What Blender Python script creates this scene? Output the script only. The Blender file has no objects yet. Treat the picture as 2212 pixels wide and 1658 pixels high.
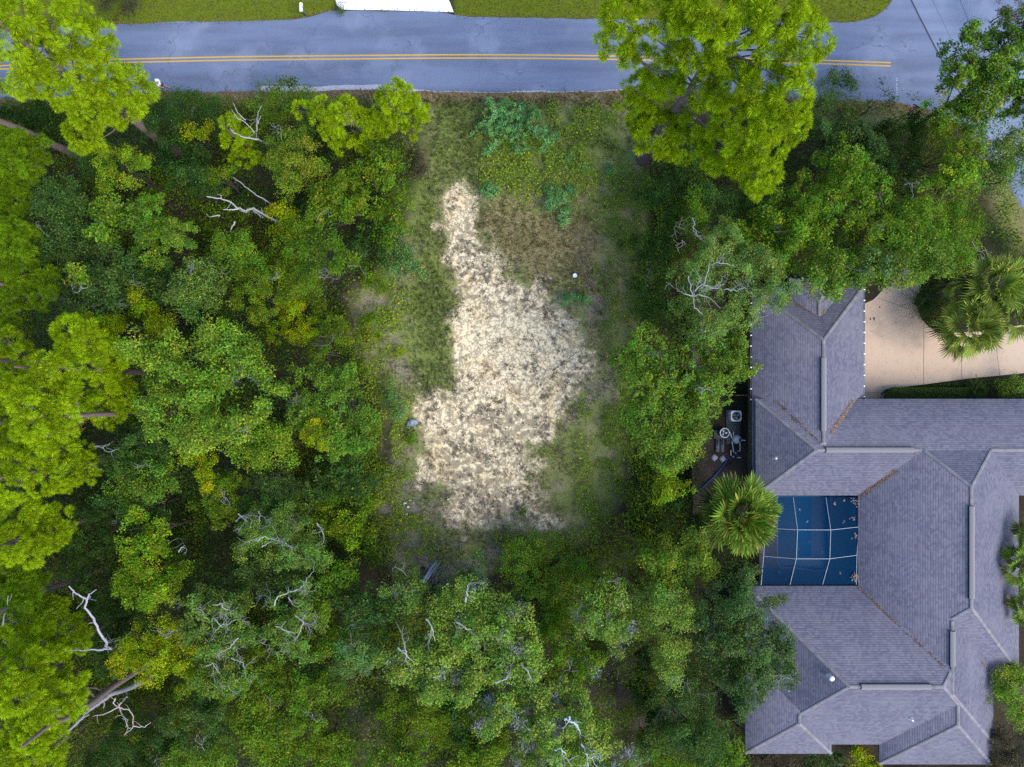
import bpy, bmesh, math, random
import numpy as np
from mathutils import Vector

# ------------------------------------------------------------------ camera, world, sun, exposure
scene = bpy.context.scene
COL = scene.collection
H = 54.7            # flying height of the camera above the ground, metres
S = 27.0            # pixels of the 2212 px wide working copy of the photo per metre of ground
cam_d = bpy.data.cameras.new('camera')
cam = bpy.data.objects.new('camera', cam_d)
COL.objects.link(cam)
cam.location = (0, 0, H)
cam_d.sensor_width = 36.0
cam_d.lens = 18.0 / (1106.0 / S / H)
cam_d.clip_end = 3000
scene.camera = cam

SUN_EL, SUN_AZ = math.radians(47), math.radians(126)     # azimuth clockwise from north (+Y)
world = bpy.data.worlds.new('World')
scene.world = world
world.use_nodes = True
wn = world.node_tree
bg = wn.nodes['Background']
sky = wn.nodes.new('ShaderNodeTexSky')
sky.sky_type = 'NISHITA'
sky.sun_disc = False
sky.sun_elevation = SUN_EL
sky.sun_rotation = SUN_AZ
wn.links.new(sky.outputs[0], bg.inputs[0])
bg.inputs[1].default_value = 0.12
sun_d = bpy.data.lights.new('sun', 'SUN')
sun_d.energy = 1.3
sun_d.angle = math.radians(38)
sun_d.color = (1.0, 0.95, 0.86)
sun = bpy.data.objects.new('sun', sun_d)
COL.objects.link(sun)
sd = Vector((math.sin(SUN_AZ) * math.cos(SUN_EL), math.cos(SUN_AZ) * math.cos(SUN_EL), math.sin(SUN_EL)))
sun.rotation_euler = sd.to_track_quat('Z', 'Y').to_euler()
sun.location = sd * 100
vs = scene.view_settings
vs.view_transform = 'Standard'
vs.look = 'None'
vs.exposure = 1.65
vs.gamma = 1
cy = scene.cycles
cy.use_denoising = False
cy.max_bounces = 5
cy.diffuse_bounces = 2
cy.glossy_bounces = 2
cy.transmission_bounces = 3
cy.transparent_max_bounces = 8

rng = np.random.default_rng(11)
random.seed(5)

# ------------------------------------------------------------------ helpers
def U(px, py, z=0.0):
    """Real position of a point seen at (px, py) in the photo whose height above the ground is z."""
    k = (H - z) / H / S
    return np.array([(px - 1106.0) * k, (829.0 - py) * k, z])

def UX(px, z=0.0): return (px - 1106.0) * (H - z) / H / S
def UY(py, z=0.0): return (829.0 - py) * (H - z) / H / S

def tag(o, label=None, cat=None, group=None, kind=None):
    if label: o['label'] = label
    if cat: o['category'] = cat
    if group: o['group'] = group
    if kind: o['kind'] = kind
    return o

def thing(name, loc, label, cat, group=None):
    o = bpy.data.objects.new(name, None)
    o.empty_display_size = 0.3
    COL.objects.link(o)
    o.location = Vector([float(v) for v in loc])
    return tag(o, label, cat, group)

class MB:
    """Collects faces with colours; build() links them as one mesh object."""
    def __init__(self):
        self.v, self.f, self.c, self.n = [], [], [], 0
    def add(self, V, F, C=(0.5, 0.5, 0.5)):
        V = np.asarray(V, float).reshape(-1, 3)
        F = np.asarray(F, int)
        C = np.asarray(C, float)
        if C.ndim == 1:
            C = np.tile(C[:3], (len(F), 1))
        self.v.append(V); self.f.append(F + self.n); self.c.append(C[:, :3]); self.n += len(V)
    def box(self, lo, hi, C=(0.5, 0.5, 0.5)):
        x0, y0, z0 = lo; x1, y1, z1 = hi
        V = [(x0,y0,z0),(x1,y0,z0),(x1,y1,z0),(x0,y1,z0),(x0,y0,z1),(x1,y0,z1),(x1,y1,z1),(x0,y1,z1)]
        self.add(V, [(3,2,1,0),(4,5,6,7),(0,1,5,4),(1,2,6,5),(2,3,7,6),(3,0,4,7)], C)
    def obox(self, c, size, ang, C=(0.5, 0.5, 0.5), tilt=0.0):
        l, w, h = size
        ca, sa = math.cos(ang), math.sin(ang)
        V = []
        for dz in (0, h):
            for dx, dy in ((-l/2,-w/2),(l/2,-w/2),(l/2,w/2),(-l/2,w/2)):
                V.append((c[0]+dx*ca-dy*sa, c[1]+dx*sa+dy*ca, c[2]+dz+dx*tilt))
        self.add(V, [(3,2,1,0),(4,5,6,7),(0,1,5,4),(1,2,6,5),(2,3,7,6),(3,0,4,7)], C)
    def tube(self, pts, rad, sides=6, C=(0.5, 0.5, 0.5), cap=True):
        P = np.asarray(pts, float)
        n = len(P)
        R = np.broadcast_to(np.asarray(rad, float), (n,))
        T = np.gradient(P, axis=0)
        T /= np.linalg.norm(T, axis=1)[:, None] + 1e-9
        ref = np.array([0.0, 0.0, 1.0]) if abs(T[0, 2]) < 0.8 else np.array([1.0, 0.0, 0.0])
        A = np.cross(T, ref); A /= np.linalg.norm(A, axis=1)[:, None] + 1e-9
        B = np.cross(T, A)
        th = np.linspace(0, 2*math.pi, sides, endpoint=False)
        V = P[:, None, :] + R[:, None, None]*(np.cos(th)[None, :, None]*A[:, None, :] + np.sin(th)[None, :, None]*B[:, None, :])
        idx = np.arange(n*sides).reshape(n, sides)
        F = np.stack([idx[:-1], np.roll(idx[:-1], -1, 1), np.roll(idx[1:], -1, 1), idx[1:]], -1).reshape(-1, 4)
        self.add(V.reshape(-1, 3), F, C)
        if cap:
            self.add(V[-1], [list(range(sides))], C)
            self.add(V[0], [list(range(sides))[::-1]], C)
    def lathe(self, c, prof, n=20, C=(0.5, 0.5, 0.5)):
        th = np.linspace(0, 2*math.pi, n, endpoint=False)
        V = []
        for r, z in prof:
            V.append(np.stack([c[0]+r*np.cos(th), c[1]+r*np.sin(th), np.full(n, c[2]+z)], 1))
        V = np.concatenate(V); m = len(prof)
        idx = np.arange(m*n).reshape(m, n)
        F = np.stack([idx[:-1], np.roll(idx[:-1], -1, 1), np.roll(idx[1:], -1, 1), idx[1:]], -1).reshape(-1, 4)
        self.add(V, F, C)
        if prof[-1][0] > 1e-3: self.add(V[-n:], [list(range(n))], C)
        if prof[0][0] > 1e-3: self.add(V[:n], [list(range(n))[::-1]], C)
    def build(self, name, mat, parent=None, smooth=False):
        me = bpy.data.meshes.new(name)
        if self.v:
            V = np.concatenate(self.v)
            used, inv = np.unique(np.concatenate([f.ravel() for f in self.f]), return_inverse=True)
            if len(used) < len(V):
                V = V[used]; k = 0; nf = []
                for f in self.f:
                    nf.append(inv[k:k+f.size].reshape(f.shape)); k += f.size
                self.f = nf
            me.vertices.add(len(V)); me.vertices.foreach_set('co', V.astype(np.float32).ravel())
            tot = np.concatenate([np.full(len(f), f.shape[1]) for f in self.f])
            lv = np.concatenate([f.ravel() for f in self.f])
            C = np.concatenate(self.c)
            me.loops.add(len(lv)); me.loops.foreach_set('vertex_index', lv.astype(np.int32))
            me.polygons.add(len(tot))
            me.polygons.foreach_set('loop_start', np.concatenate([[0], np.cumsum(tot)[:-1]]).astype(np.int32))
            me.polygons.foreach_set('loop_total', tot.astype(np.int32))
            if smooth: me.polygons.foreach_set('use_smooth', np.ones(len(tot), bool))
            a = me.attributes.new('Col', 'FLOAT_COLOR', 'FACE')
            a.data.foreach_set('color', np.concatenate([C, np.ones((len(C), 1))], 1).astype(np.float32).ravel())
            me.update(calc_edges=True)
        if mat: me.materials.append(mat)
        o = bpy.data.objects.new(name, me)
        COL.objects.link(o)
        if parent is not None:
            o.parent = parent
            o.matrix_parent_inverse = Vector_inv(parent)
        return o

def Vector_inv(parent):
    from mathutils import Matrix
    return Matrix.Translation(parent.location).inverted()

# value noise
_perm = np.random.default_rng(3).random((256, 256))
def vnoise(x, y):
    x = np.asarray(x, float); y = np.asarray(y, float)
    xi = np.floor(x).astype(int); yi = np.floor(y).astype(int)
    fx = x-xi; fy = y-yi
    fx = fx*fx*(3-2*fx); fy = fy*fy*(3-2*fy)
    g = lambda a, b: _perm[a & 255, b & 255]
    return (g(xi,yi)*(1-fx)+g(xi+1,yi)*fx)*(1-fy)+(g(xi,yi+1)*(1-fx)+g(xi+1,yi+1)*fx)*fy
def fbm(x, y, o=4):
    s = 0; a = 0.5; t = 0
    for i in range(o):
        s = s+a*vnoise(x*2**i+17*i, y*2**i+31*i); t += a; a *= 0.5
    return s/t
def sstep(a, b, x):
    t = np.clip((x-a)/(b-a), 0, 1)
    return t*t*(3-2*t)

def poly_sd(poly, X, Y):
    """Signed distance (metres, positive inside) to a polygon of ground points."""
    P = np.asarray(poly, float)
    d2 = np.full(X.shape, 1e9); ins = np.zeros(X.shape, bool)
    for i in range(len(P)):
        a, b = P[i], P[(i+1) % len(P)]
        e = b-a
        t = np.clip(((X-a[0])*e[0]+(Y-a[1])*e[1])/(e@e+1e-12), 0, 1)
        d2 = np.minimum(d2, (X-a[0]-t*e[0])**2+(Y-a[1]-t*e[1])**2)
        c = (a[1] > Y) != (b[1] > Y)
        ins ^= c & (X < (b[0]-a[0])*(Y-a[1])/(b[1]-a[1]+1e-12)+a[0])
    d = np.sqrt(d2)
    return np.where(ins, d, -d)

def G(pl): return [tuple(U(x, y)[:2]) for x, y in pl]

# ------------------------------------------------------------------ materials
def mat_new(name):
    m = bpy.data.materials.new(name); m.use_nodes = True
    nt = m.node_tree
    return m, nt, nt.nodes['Principled BSDF'], nt.nodes['Material Output']
def nd(nt, t, **kw):
    n = nt.nodes.new(t)
    for k, v in kw.items(): setattr(n, k, v)
    return n
def mathn(nt, op, a, b=None, c=None):
    n = nd(nt, 'ShaderNodeMath', operation=op)
    for i, v in enumerate((a, b, c)):
        if v is None: continue
        if isinstance(v, (int, float)): n.inputs[i].default_value = v
        else: nt.links.new(v, n.inputs[i])
    return n.outputs[0]
def mixc(nt, fac, a, b, mode='MIX'):
    n = nd(nt, 'ShaderNodeMix', data_type='RGBA', blend_type=mode)
    for sck, v in ((n.inputs[0], fac), (n.inputs[6], a), (n.inputs[7], b)):
        if isinstance(v, (int, float)): sck.default_value = v
        elif isinstance(v, tuple): sck.default_value = (*v, 1)
        else: nt.links.new(v, sck)
    return n.outputs[2]
def noise(nt, vec, scale, detail=4, rough=0.55):
    n = nd(nt, 'ShaderNodeTexNoise')
    n.inputs['Scale'].default_value = scale; n.inputs['Detail'].default_value = detail
    n.inputs['Roughness'].default_value = rough
    if vec is not None: nt.links.new(vec, n.inputs['Vector'])
    return n.outputs['Fac']
def ramp(nt, fac, lo, hi):
    n = nd(nt, 'ShaderNodeMapRange'); n.interpolation_type = 'SMOOTHSTEP'
    nt.links.new(fac, n.inputs[0]); n.inputs[1].default_value = lo; n.inputs[2].default_value = hi
    return n.outputs[0]
def geo_pos(nt): return nd(nt, 'ShaderNodeNewGeometry').outputs['Position']

def mat_leaf(name, trans=0.28, rough=0.6, spec=0.06):
    m, nt, p, out = mat_new(name)
    a = nd(nt, 'ShaderNodeAttribute', attribute_name='Col')
    nt.links.new(a.outputs['Color'], p.inputs['Base Color'])
    p.inputs['Roughness'].default_value = rough
    p.inputs['Specular IOR Level'].default_value = spec
    t = nd(nt, 'ShaderNodeBsdfTranslucent')
    nt.links.new(mixc(nt, 1.0, a.outputs['Color'], (1.25, 1.3, 0.5), 'MULTIPLY'), t.inputs['Color'])
    mx = nd(nt, 'ShaderNodeMixShader'); mx.inputs[0].default_value = trans
    nt.links.new(p.outputs[0], mx.inputs[1]); nt.links.new(t.outputs[0], mx.inputs[2])
    nt.links.new(mx.outputs[0], out.inputs[0])
    return m

def mat_attr(name, rough=0.7, spec=0.3, nscale=8.0, amt=0.35, metal=0.0, bump=0.0):
    """Colour from the mesh, broken up by noise."""
    m, nt, p, out = mat_new(name)
    a = nd(nt, 'ShaderNodeAttribute', attribute_name='Col')
    n = noise(nt, geo_pos(nt), nscale, 5)
    k = mathn(nt, 'MULTIPLY_ADD', n, 2*amt, 1-amt)
    c = nd(nt, 'ShaderNodeVectorMath', operation='SCALE')
    nt.links.new(a.outputs['Color'], c.inputs[0]); nt.links.new(k, c.inputs['Scale'])
    nt.links.new(c.outputs[0], p.inputs['Base Color'])
    p.inputs['Roughness'].default_value = rough; p.inputs['Specular IOR Level'].default_value = spec
    p.inputs['Metallic'].default_value = metal
    if bump:
        b = nd(nt, 'ShaderNodeBump'); b.inputs['Strength'].default_value = bump; b.inputs['Distance'].default_value = 0.05
        nt.links.new(n, b.inputs['Height']); nt.links.new(b.outputs[0], p.inputs['Normal'])
    return m

M_leaf = mat_leaf('leaf')
M_gloss = mat_leaf('glossy_leaf', 0.24, 0.45, 0.14)
M_pine = mat_leaf('pine_needle', 0.28, 0.6, 0.06)
M_bark = mat_attr('bark', 0.9, 0.15, 6.0, 0.4, bump=0.6)
M_twig = mat_attr('bleached_twig', 0.85, 0.2, 5.0, 0.3)
M_paint = mat_attr('painted_metal', 0.45, 0.4, 3.0, 0.08)
M_plain = mat_attr('weathered_surface', 0.8, 0.25, 4.0, 0.22)
M_cloth = mat_attr('cloth', 0.9, 0.1, 12.0, 0.12)
M_skin = mat_attr('skin', 0.6, 0.3, 9.0, 0.06)
M_blade = mat_leaf('grass_blade', 0.3, 0.8, 0.05)

def mat_ground():
    m, nt, p, out = mat_new('ground')
    pos = geo_pos(nt)
    a = nd(nt, 'ShaderNodeAttribute', attribute_name='Col')
    s = nd(nt, 'ShaderNodeAttribute', attribute_name='sand')
    w = nd(nt, 'ShaderNodeAttribute', attribute_name='weed')
    n1 = noise(nt, pos, 5.5, 6, 0.65); n2 = noise(nt, pos, 1.3, 6, 0.62); n3 = noise(nt, pos, 0.45, 3)
    n4 = noise(nt, pos, 30.0, 3, 0.7)
    k = mathn(nt, 'MULTIPLY_ADD', n1, 1.3, 0.35)
    c = nd(nt, 'ShaderNodeVectorMath', operation='SCALE')
    nt.links.new(a.outputs['Color'], c.inputs[0]); nt.links.new(k, c.inputs['Scale'])
    soil = mixc(nt, mathn(nt, 'MULTIPLY', ramp(nt, n2, 0.5, 0.72), 0.40), c.outputs[0], (0.06, 0.05, 0.038))
    # sand: pale quartz sand, ochre where it is freshly turned
    sandc = mixc(nt, ramp(nt, n3, 0.48, 0.66), (0.75, 0.63, 0.41), (0.68, 0.53, 0.29))
    sandc = mixc(nt, mathn(nt, 'MULTIPLY', ramp(nt, n1, 0.45, 0.75), 0.5), sandc, (0.55, 0.46, 0.32))
    sandc = mixc(nt, mathn(nt, 'MULTIPLY', n4, 0.22), sandc, (0.40, 0.34, 0.29))
    # dead mats of low weed crossing the sand
    n6 = noise(nt, pos, 2.1, 5, 0.60)
    wv = mathn(nt, 'ADD', mathn(nt, 'MULTIPLY', n6, 0.92), mathn(nt, 'MULTIPLY', n1, 0.22))
    n7 = noise(nt, pos, 1.7, 5, 0.62)
    rdg = ramp(nt, mathn(nt, 'ADD', mathn(nt, 'ABSOLUTE', mathn(nt, 'SUBTRACT', n7, 0.5)), mathn(nt, 'MULTIPLY', mathn(nt, 'SUBTRACT', n1, 0.5), 0.16)), 0.050, 0.012)
    wm0 = ramp(nt, mathn(nt, 'ADD', wv, mathn(nt, 'MULTIPLY', w.outputs['Fac'], 0.12)), 0.57, 0.68)
    wm = mathn(nt, 'MAXIMUM', wm0, mathn(nt, 'MULTIPLY', rdg, 0.9))
    sandc = mixc(nt, mathn(nt, 'MULTIPLY', wm, 0.76), sandc, (0.15, 0.125, 0.088))
    sm = mathn(nt, 'ADD', s.outputs['Fac'], mathn(nt, 'MULTIPLY', mathn(nt, 'SUBTRACT', mathn(nt, 'ADD', mathn(nt, 'MULTIPLY', n2, .6), mathn(nt, 'MULTIPLY', n1, .5)), 0.55), 1.5))
    smask = ramp(nt, sm, 0.28, 0.84)
    nt.links.new(mixc(nt, smask, soil, sandc), p.inputs['Base Color'])
    p.inputs['Roughness'].default_value = 0.95; p.inputs['Specular IOR Level'].default_value = 0.1
    b = nd(nt, 'ShaderNodeBump'); b.inputs['Strength'].default_value = 0.5; b.inputs['Distance'].default_value = 0.08
    nt.links.new(mathn(nt, 'ADD', n1, n2), b.inputs['Height']); nt.links.new(b.outputs[0], p.inputs['Normal'])
    return m

def mat_asphalt(name, base, blot):
    m, nt, p, out = mat_new(name)
    pos = geo_pos(nt)
    st = nd(nt, 'ShaderNodeMapping'); st.inputs['Scale'].default_value = (0.09, 0.8, 1)
    nt.links.new(pos, st.inputs['Vector'])
    n1 = noise(nt, st.outputs[0], 1.0, 4); n2 = noise(nt, pos, 0.25, 4); n3 = noise(nt, pos, 45, 2, 0.8)
    n5 = noise(nt, pos, 1.1, 5, 0.7)
    c = mixc(nt, ramp(nt, n1, 0.35, 0.7), base, tuple(v*0.74 for v in base))
    c = mixc(nt, ramp(nt, n2, 0.48, 0.75), c, blot)
    c = mixc(nt, mathn(nt, 'MULTIPLY', ramp(nt, n5, 0.55, 0.8), 0.35), c, tuple(v*0.55 for v in base))
    vo = nd(nt, 'ShaderNodeTexVoronoi', feature='DISTANCE_TO_EDGE'); vo.inputs['Scale'].default_value = 0.16
    wp_ = nd(nt, 'ShaderNodeVectorMath', operation='ADD'); nt.links.new(pos, wp_.inputs[0])
    nz = nd(nt, 'ShaderNodeTexNoise'); nz.inputs['Scale'].default_value = 0.9; nz.inputs['Detail'].default_value = 5; nt.links.new(pos, nz.inputs['Vector'])
    sc_ = nd(nt, 'ShaderNodeVectorMath', operation='SCALE'); nt.links.new(nz.outputs['Color'], sc_.inputs[0]); sc_.inputs['Scale'].default_value = 2.2
    nt.links.new(sc_.outputs[0], wp_.inputs[1]); nt.links.new(wp_.outputs[0], vo.inputs['Vector'])
    c = mixc(nt, mathn(nt, 'MULTIPLY', mathn(nt, 'LESS_THAN', vo.outputs['Distance'], 0.006), mathn(nt, 'MULTIPLY', ramp(nt, n2, 0.4, 0.6), 0.5)), c, tuple(v*0.45 for v in base))
    k = mathn(nt, 'MULTIPLY_ADD', n3, 1.1, 0.45)
    v = nd(nt, 'ShaderNodeVectorMath', operation='SCALE')
    nt.links.new(c, v.inputs[0]); nt.links.new(k, v.inputs['Scale'])
    nt.links.new(v.outputs[0], p.inputs['Base Color'])
    p.inputs['Roughness'].default_value = 0.85; p.inputs['Specular IOR Level'].default_value = 0.25
    return m

def mat_concrete(name, base, dark, stain=0.5):
    m, nt, p, out = mat_new(name)
    pos = geo_pos(nt)
    n1 = noise(nt, pos, 0.32, 5, 0.6); n2 = noise(nt, pos, 14, 4, 0.7); n3 = noise(nt, pos, 1.8, 5, 0.6)
    c = mixc(nt, mathn(nt, 'MULTIPLY', ramp(nt, n1, 0.5, 0.75), stain), base, dark)
    c = mixc(nt, mathn(nt, 'MULTIPLY', ramp(nt, n3, 0.5, 0.8), stain*0.5), c, dark)
    c = mixc(nt, mathn(nt, 'MULTIPLY', n2, 0.25), c, dark)
    nt.links.new(c, p.inputs['Base Color'])
    p.inputs['Roughness'].default_value = 0.85; p.inputs['Specular IOR Level'].default_value = 0.2
    return m

def mat_shingle():
    m, nt, p, out = mat_new('roof_shingle')
    g = nd(nt, 'ShaderNodeNewGeometry')
    sp = nd(nt, 'ShaderNodeSeparateXYZ'); nt.links.new(g.outputs['Position'], sp.inputs[0])
    sn = nd(nt, 'ShaderNodeSeparateXYZ'); nt.links.new(g.outputs['True Normal'], sn.inputs[0])
    isx = mathn(nt, 'GREATER_THAN', mathn(nt, 'ABSOLUTE', sn.outputs[0]), mathn(nt, 'ABSOLUTE', sn.outputs[1]))
    u = mathn(nt, 'ADD', mathn(nt, 'MULTIPLY', sp.outputs[1], isx), mathn(nt, 'MULTIPLY', sp.outputs[0], mathn(nt, 'SUBTRACT', 1.0, isx)))
    zz = mathn(nt, 'DIVIDE', sp.outputs[2], 0.085)
    row = mathn(nt, 'FLOOR', zz); fr = mathn(nt, 'FRACT', zz)
    uu = mathn(nt, 'ADD', mathn(nt, 'DIVIDE', u, 0.22), mathn(nt, 'MULTIPLY', row, 0.37))
    cell = nd(nt, 'ShaderNodeCombineXYZ')
    nt.links.new(mathn(nt, 'FLOOR', uu), cell.inputs[0]); nt.links.new(row, cell.inputs[1]); nt.links.new(isx, cell.inputs[2])
    wh = nd(nt, 'ShaderNodeTexWhiteNoise'); nt.links.new(cell.outputs[0], wh.inputs['Vector'])
    base = mixc(nt, wh.outputs['Value'], (0.100, 0.099, 0.138), (0.155, 0.153, 0.200))
    big = noise(nt, g.outputs['Position'], 0.5, 4)
    base = mixc(nt, mathn(nt, 'MULTIPLY', ramp(nt, big, 0.4, 0.7), 0.4), base, (0.178, 0.172, 0.205))
    grit = noise(nt, g.outputs['Position'], 60, 2, 0.8)
    k = mathn(nt, 'MULTIPLY_ADD', grit, 0.6, 0.7)
    line = mathn(nt, 'LESS_THAN', fr, 0.30)
    k2 = mathn(nt, 'MULTIPLY', k, mathn(nt, 'SUBTRACT', 1.0, mathn(nt, 'MULTIPLY', line, 0.36)))
    v = nd(nt, 'ShaderNodeVectorMath', operation='SCALE')
    nt.links.new(base, v.inputs[0]); nt.links.new(k2, v.inputs['Scale'])
    nt.links.new(v.outputs[0], p.inputs['Base Color'])
    p.inputs['Roughness'].default_value = 0.9; p.inputs['Specular IOR Level'].default_value = 0.2
    b = nd(nt, 'ShaderNodeBump'); b.inputs['Strength'].default_value = 0.6; b.inputs['Distance'].default_value = 0.02
    nt.links.new(fr, b.inputs['Height']); nt.links.new(b.outputs[0], p.inputs['Normal'])
    return m
M_shingle = mat_shingle()

def mat_water():
    m, nt, p, out = mat_new('pool_water')
    p.inputs['Base Color'].default_value = (0.008, 0.10, 0.26, 1)
    p.inputs['Roughness'].default_value = 0.2; p.inputs['Specular IOR Level'].default_value = 0.15
    b = nd(nt, 'ShaderNodeBump'); b.inputs['Strength'].default_value = 0.15
    nt.links.new(noise(nt, geo_pos(nt), 2.0, 2), b.inputs['Height']); nt.links.new(b.outputs[0], p.inputs['Normal'])
    return m
M_water = mat_water()

def mat_screen():
    m, nt, p, out = mat_new('insect_screen')
    p.inputs['Base Color'].default_value = (0.003, 0.028, 0.075, 1); p.inputs['Roughness'].default_value = 0.8; p.inputs['Specular IOR Level'].default_value = 0.0
    t = nd(nt, 'ShaderNodeBsdfTransparent')
    mx = nd(nt, 'ShaderNodeMixShader'); mx.inputs[0].default_value = 0.42
    nt.links.new(p.outputs[0], mx.inputs[1]); nt.links.new(t.outputs[0], mx.inputs[2])
    nt.links.new(mx.outputs[0], out.inputs[0])
    return m
M_screen = mat_screen()

# ------------------------------------------------------------------ ground
SAND = G([(960,425),(985,398),(1020,425),(1028,470),(1048,505),(1066,548),(1105,585),(1150,602),(1185,615),(1215,650),(1262,700),(1292,740),(1312,770),(1316,812),(1300,850),(1240,890),(1218,930),(1200,960),(1162,990),(1170,1020),(1155,1050),(1190,1095),(1228,1130),(1215,1155),(1150,1145),(1050,1158),(960,1152),(945,1110),(960,1060),(905,1048),(880,1010),(890,975),(912,960),(895,930),(888,880),(930,842),(970,835),(962,760),(962,700),(985,650),(962,590),(950,540),(955,470)])
LOT = G([(915,200),(1375,205),(1390,330),(1395,480),(1370,560),(1370,700),(1350,860),(1345,1060),(1280,1160),(1200,1200),(1000,1240),(860,1230),(820,1100),(860,1000),(830,860),(780,760),(760,640),(860,560),(925,400)])
OCHRE = G([(1130,820),(1250,850),(1200,935),(1110,900)])
LITTER = [G([(790,620),(870,600),(880,700),(900,820),(860,850),(770,720)]), G([(830,960),(900,1000),(960,1060),(930,1150),(840,1180),(820,1050)]), G([(850,1180),(1000,1160),(1100,1180),(1000,1270),(860,1260)]), G([(1240,500),(1300,520),(1320,720),(1240,660)]), G([(1290,1230),(1360,1200),(1390,1300),(1300,1290)]), G([(1230,880),(1330,740),(1330,860)])]
GREEN = [G([(895,380),(945,380),(950,560),(975,640),(975,830),(900,850),(880,700),(895,600)]), G([(930,210),(1330,210),(1330,330),(1040,420),(925,400)])]
TAN = [G([(1065,430),(1210,410),(1300,520),(1290,640),(1180,600),(1090,560),(1045,480)])]
LAWN = [G([(-3000,-3000),(735,-3000),(735,-60),(720,25),(600,48),(0,66),(-3000,66)]), G([(975,-60),(975,-3000),(3000,-3000),(2050,-300),(1950,-60),(1915,25),(1850,50),(1200,42),(985,40)])]
EASTLAWN = G([(2130,380),(2300,380),(2300,560),(2190,540),(2150,470)])
VERGE = G([(-60,195),(2050,190),(2050,260),(1900,275),(1500,235),(1000,225),(-60,228)])
SIGNBED = G([(1840,225),(1990,232),(2040,260),(1960,285),(1850,270)])
DIRT = [G([(1480,960),(1625,960),(1625,1110),(1480,1110)]), G([(1100,1380),(1450,1290),(1500,1640),(1250,1680),(1050,1600)]), G([(740,1490),(960,1500),(960,1660),(700,1660)])]

def zone(X, Y, polys, soft):
    r = np.zeros(X.shape)
    for pl in (polys if isinstance(polys[0], list) else [polys]):
        r = np.maximum(r, sstep(-soft, soft, poly_sd(pl, X, Y)))
    return r

def ground_colour(X, Y):
    n = fbm(X*0.35, Y*0.35); n2 = fbm(X*1.1+50, Y*1.1); n3 = fbm(X*0.18+90, Y*0.18+40)
    def mx(c, m, d): return c*(1-m[..., None])+np.asarray(d)*m[..., None]
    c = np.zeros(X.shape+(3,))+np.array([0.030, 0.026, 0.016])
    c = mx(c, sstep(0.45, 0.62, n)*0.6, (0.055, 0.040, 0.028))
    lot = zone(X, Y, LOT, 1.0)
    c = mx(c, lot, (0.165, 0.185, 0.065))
    c = mx(c, lot*sstep(0.42, 0.6, n2), (0.225, 0.205, 0.105))
    c = mx(c, lot*sstep(0.5, 0.62, n)*0.55, (0.15, 0.185, 0.04))
    c = mx(c, zone(X, Y, GREEN, 1.2)*0.8*sstep(0.25, 0.5, n2), (0.155, 0.205, 0.045))
    c = mx(c, zone(X, Y, TAN, 1.2)*0.85, (0.31, 0.26, 0.14))
    c = mx(c, zone(X, Y, LITTER, 1.0)*sstep(0.38, 0.6, n2)*.8, (0.21, 0.18, 0.15))
    c = mx(c, zone(X, Y, DIRT, 1.0)*sstep(0.3, 0.6, n2)*0.85, (0.08, 0.06, 0.056))
    c = mx(c, zone(X, Y, VERGE, 0.4)*0.9, (0.22, 0.165, 0.10))
    c = mx(c, zone(X, Y, SIGNBED, 0.4), (0.15, 0.155, 0.07))
    c = mx(c, zone(X, Y, LAWN, 0.25), (0.10, 0.125, 0.010))
    c = mx(c, zone(X, Y, EASTLAWN, 0.8), (0.16, 0.15, 0.06))
    return c
def sand_amount(X, Y): return sstep(-1.3-.7*sstep(2, 7, X)-.8*sstep(-6, -11, Y), 1.7+1.9*sstep(2, 7, X)+.6*sstep(-6, -11, Y), poly_sd(SAND, X, Y)+3.2*(fbm(X*0.8, Y*0.8)-0.5)-.1+.35*sstep(6, 12, Y))
def weed_amount(X, Y):
    n = fbm(X*0.28+12, Y*0.28)
    e = sstep(0, 8, X-3.0)*0.45+sstep(-3, -11, Y)*0.40
    return np.clip((n-0.46)*2.0+e, -0.7, 1)

def build_ground():
    xs = np.concatenate([[-700,-400,-220,-120,-75], np.arange(-52, 52.01, 0.22), [75,120,220,400,700]])
    ys = np.concatenate([[-700,-400,-220,-120,-65], np.arange(-40, 40.01, 0.22), [65,120,220,400,700]])
    X, Y = np.meshgrid(xs, ys)
    Z = np.zeros(X.shape)
    V = np.stack([X, Y, Z], -1).reshape(-1, 3)
    idx = np.arange(X.size).reshape(X.shape)
    F = np.stack([idx[:-1,:-1], idx[:-1,1:], idx[1:,1:], idx[1:,:-1]], -1).reshape(-1, 4)
    me = bpy.data.meshes.new('ground')
    me.vertices.add(len(V)); me.vertices.foreach_set('co', V.astype(np.float32).ravel())
    me.loops.add(F.size); me.loops.foreach_set('vertex_index', F.astype(np.int32).ravel())
    me.polygons.add(len(F)); me.polygons.foreach_set('loop_start', (np.arange(len(F))*4).astype(np.int32))
    me.polygons.foreach_set('loop_total', np.full(len(F), 4, np.int32))
    me.update(calc_edges=True)
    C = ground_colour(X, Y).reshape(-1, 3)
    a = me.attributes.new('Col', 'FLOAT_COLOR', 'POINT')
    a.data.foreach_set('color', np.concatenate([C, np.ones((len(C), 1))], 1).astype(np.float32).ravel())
    for nm, fn in (('sand', sand_amount), ('weed', weed_amount)):
        b = me.attributes.new(nm, 'FLOAT', 'POINT'); b.data.foreach_set('value', fn(X, Y).astype(np.float32).ravel())
    me.materials.append(mat_ground())
    o = bpy.data.objects.new('ground', me); COL.objects.link(o); tag(o, kind='structure')
build_ground()

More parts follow.
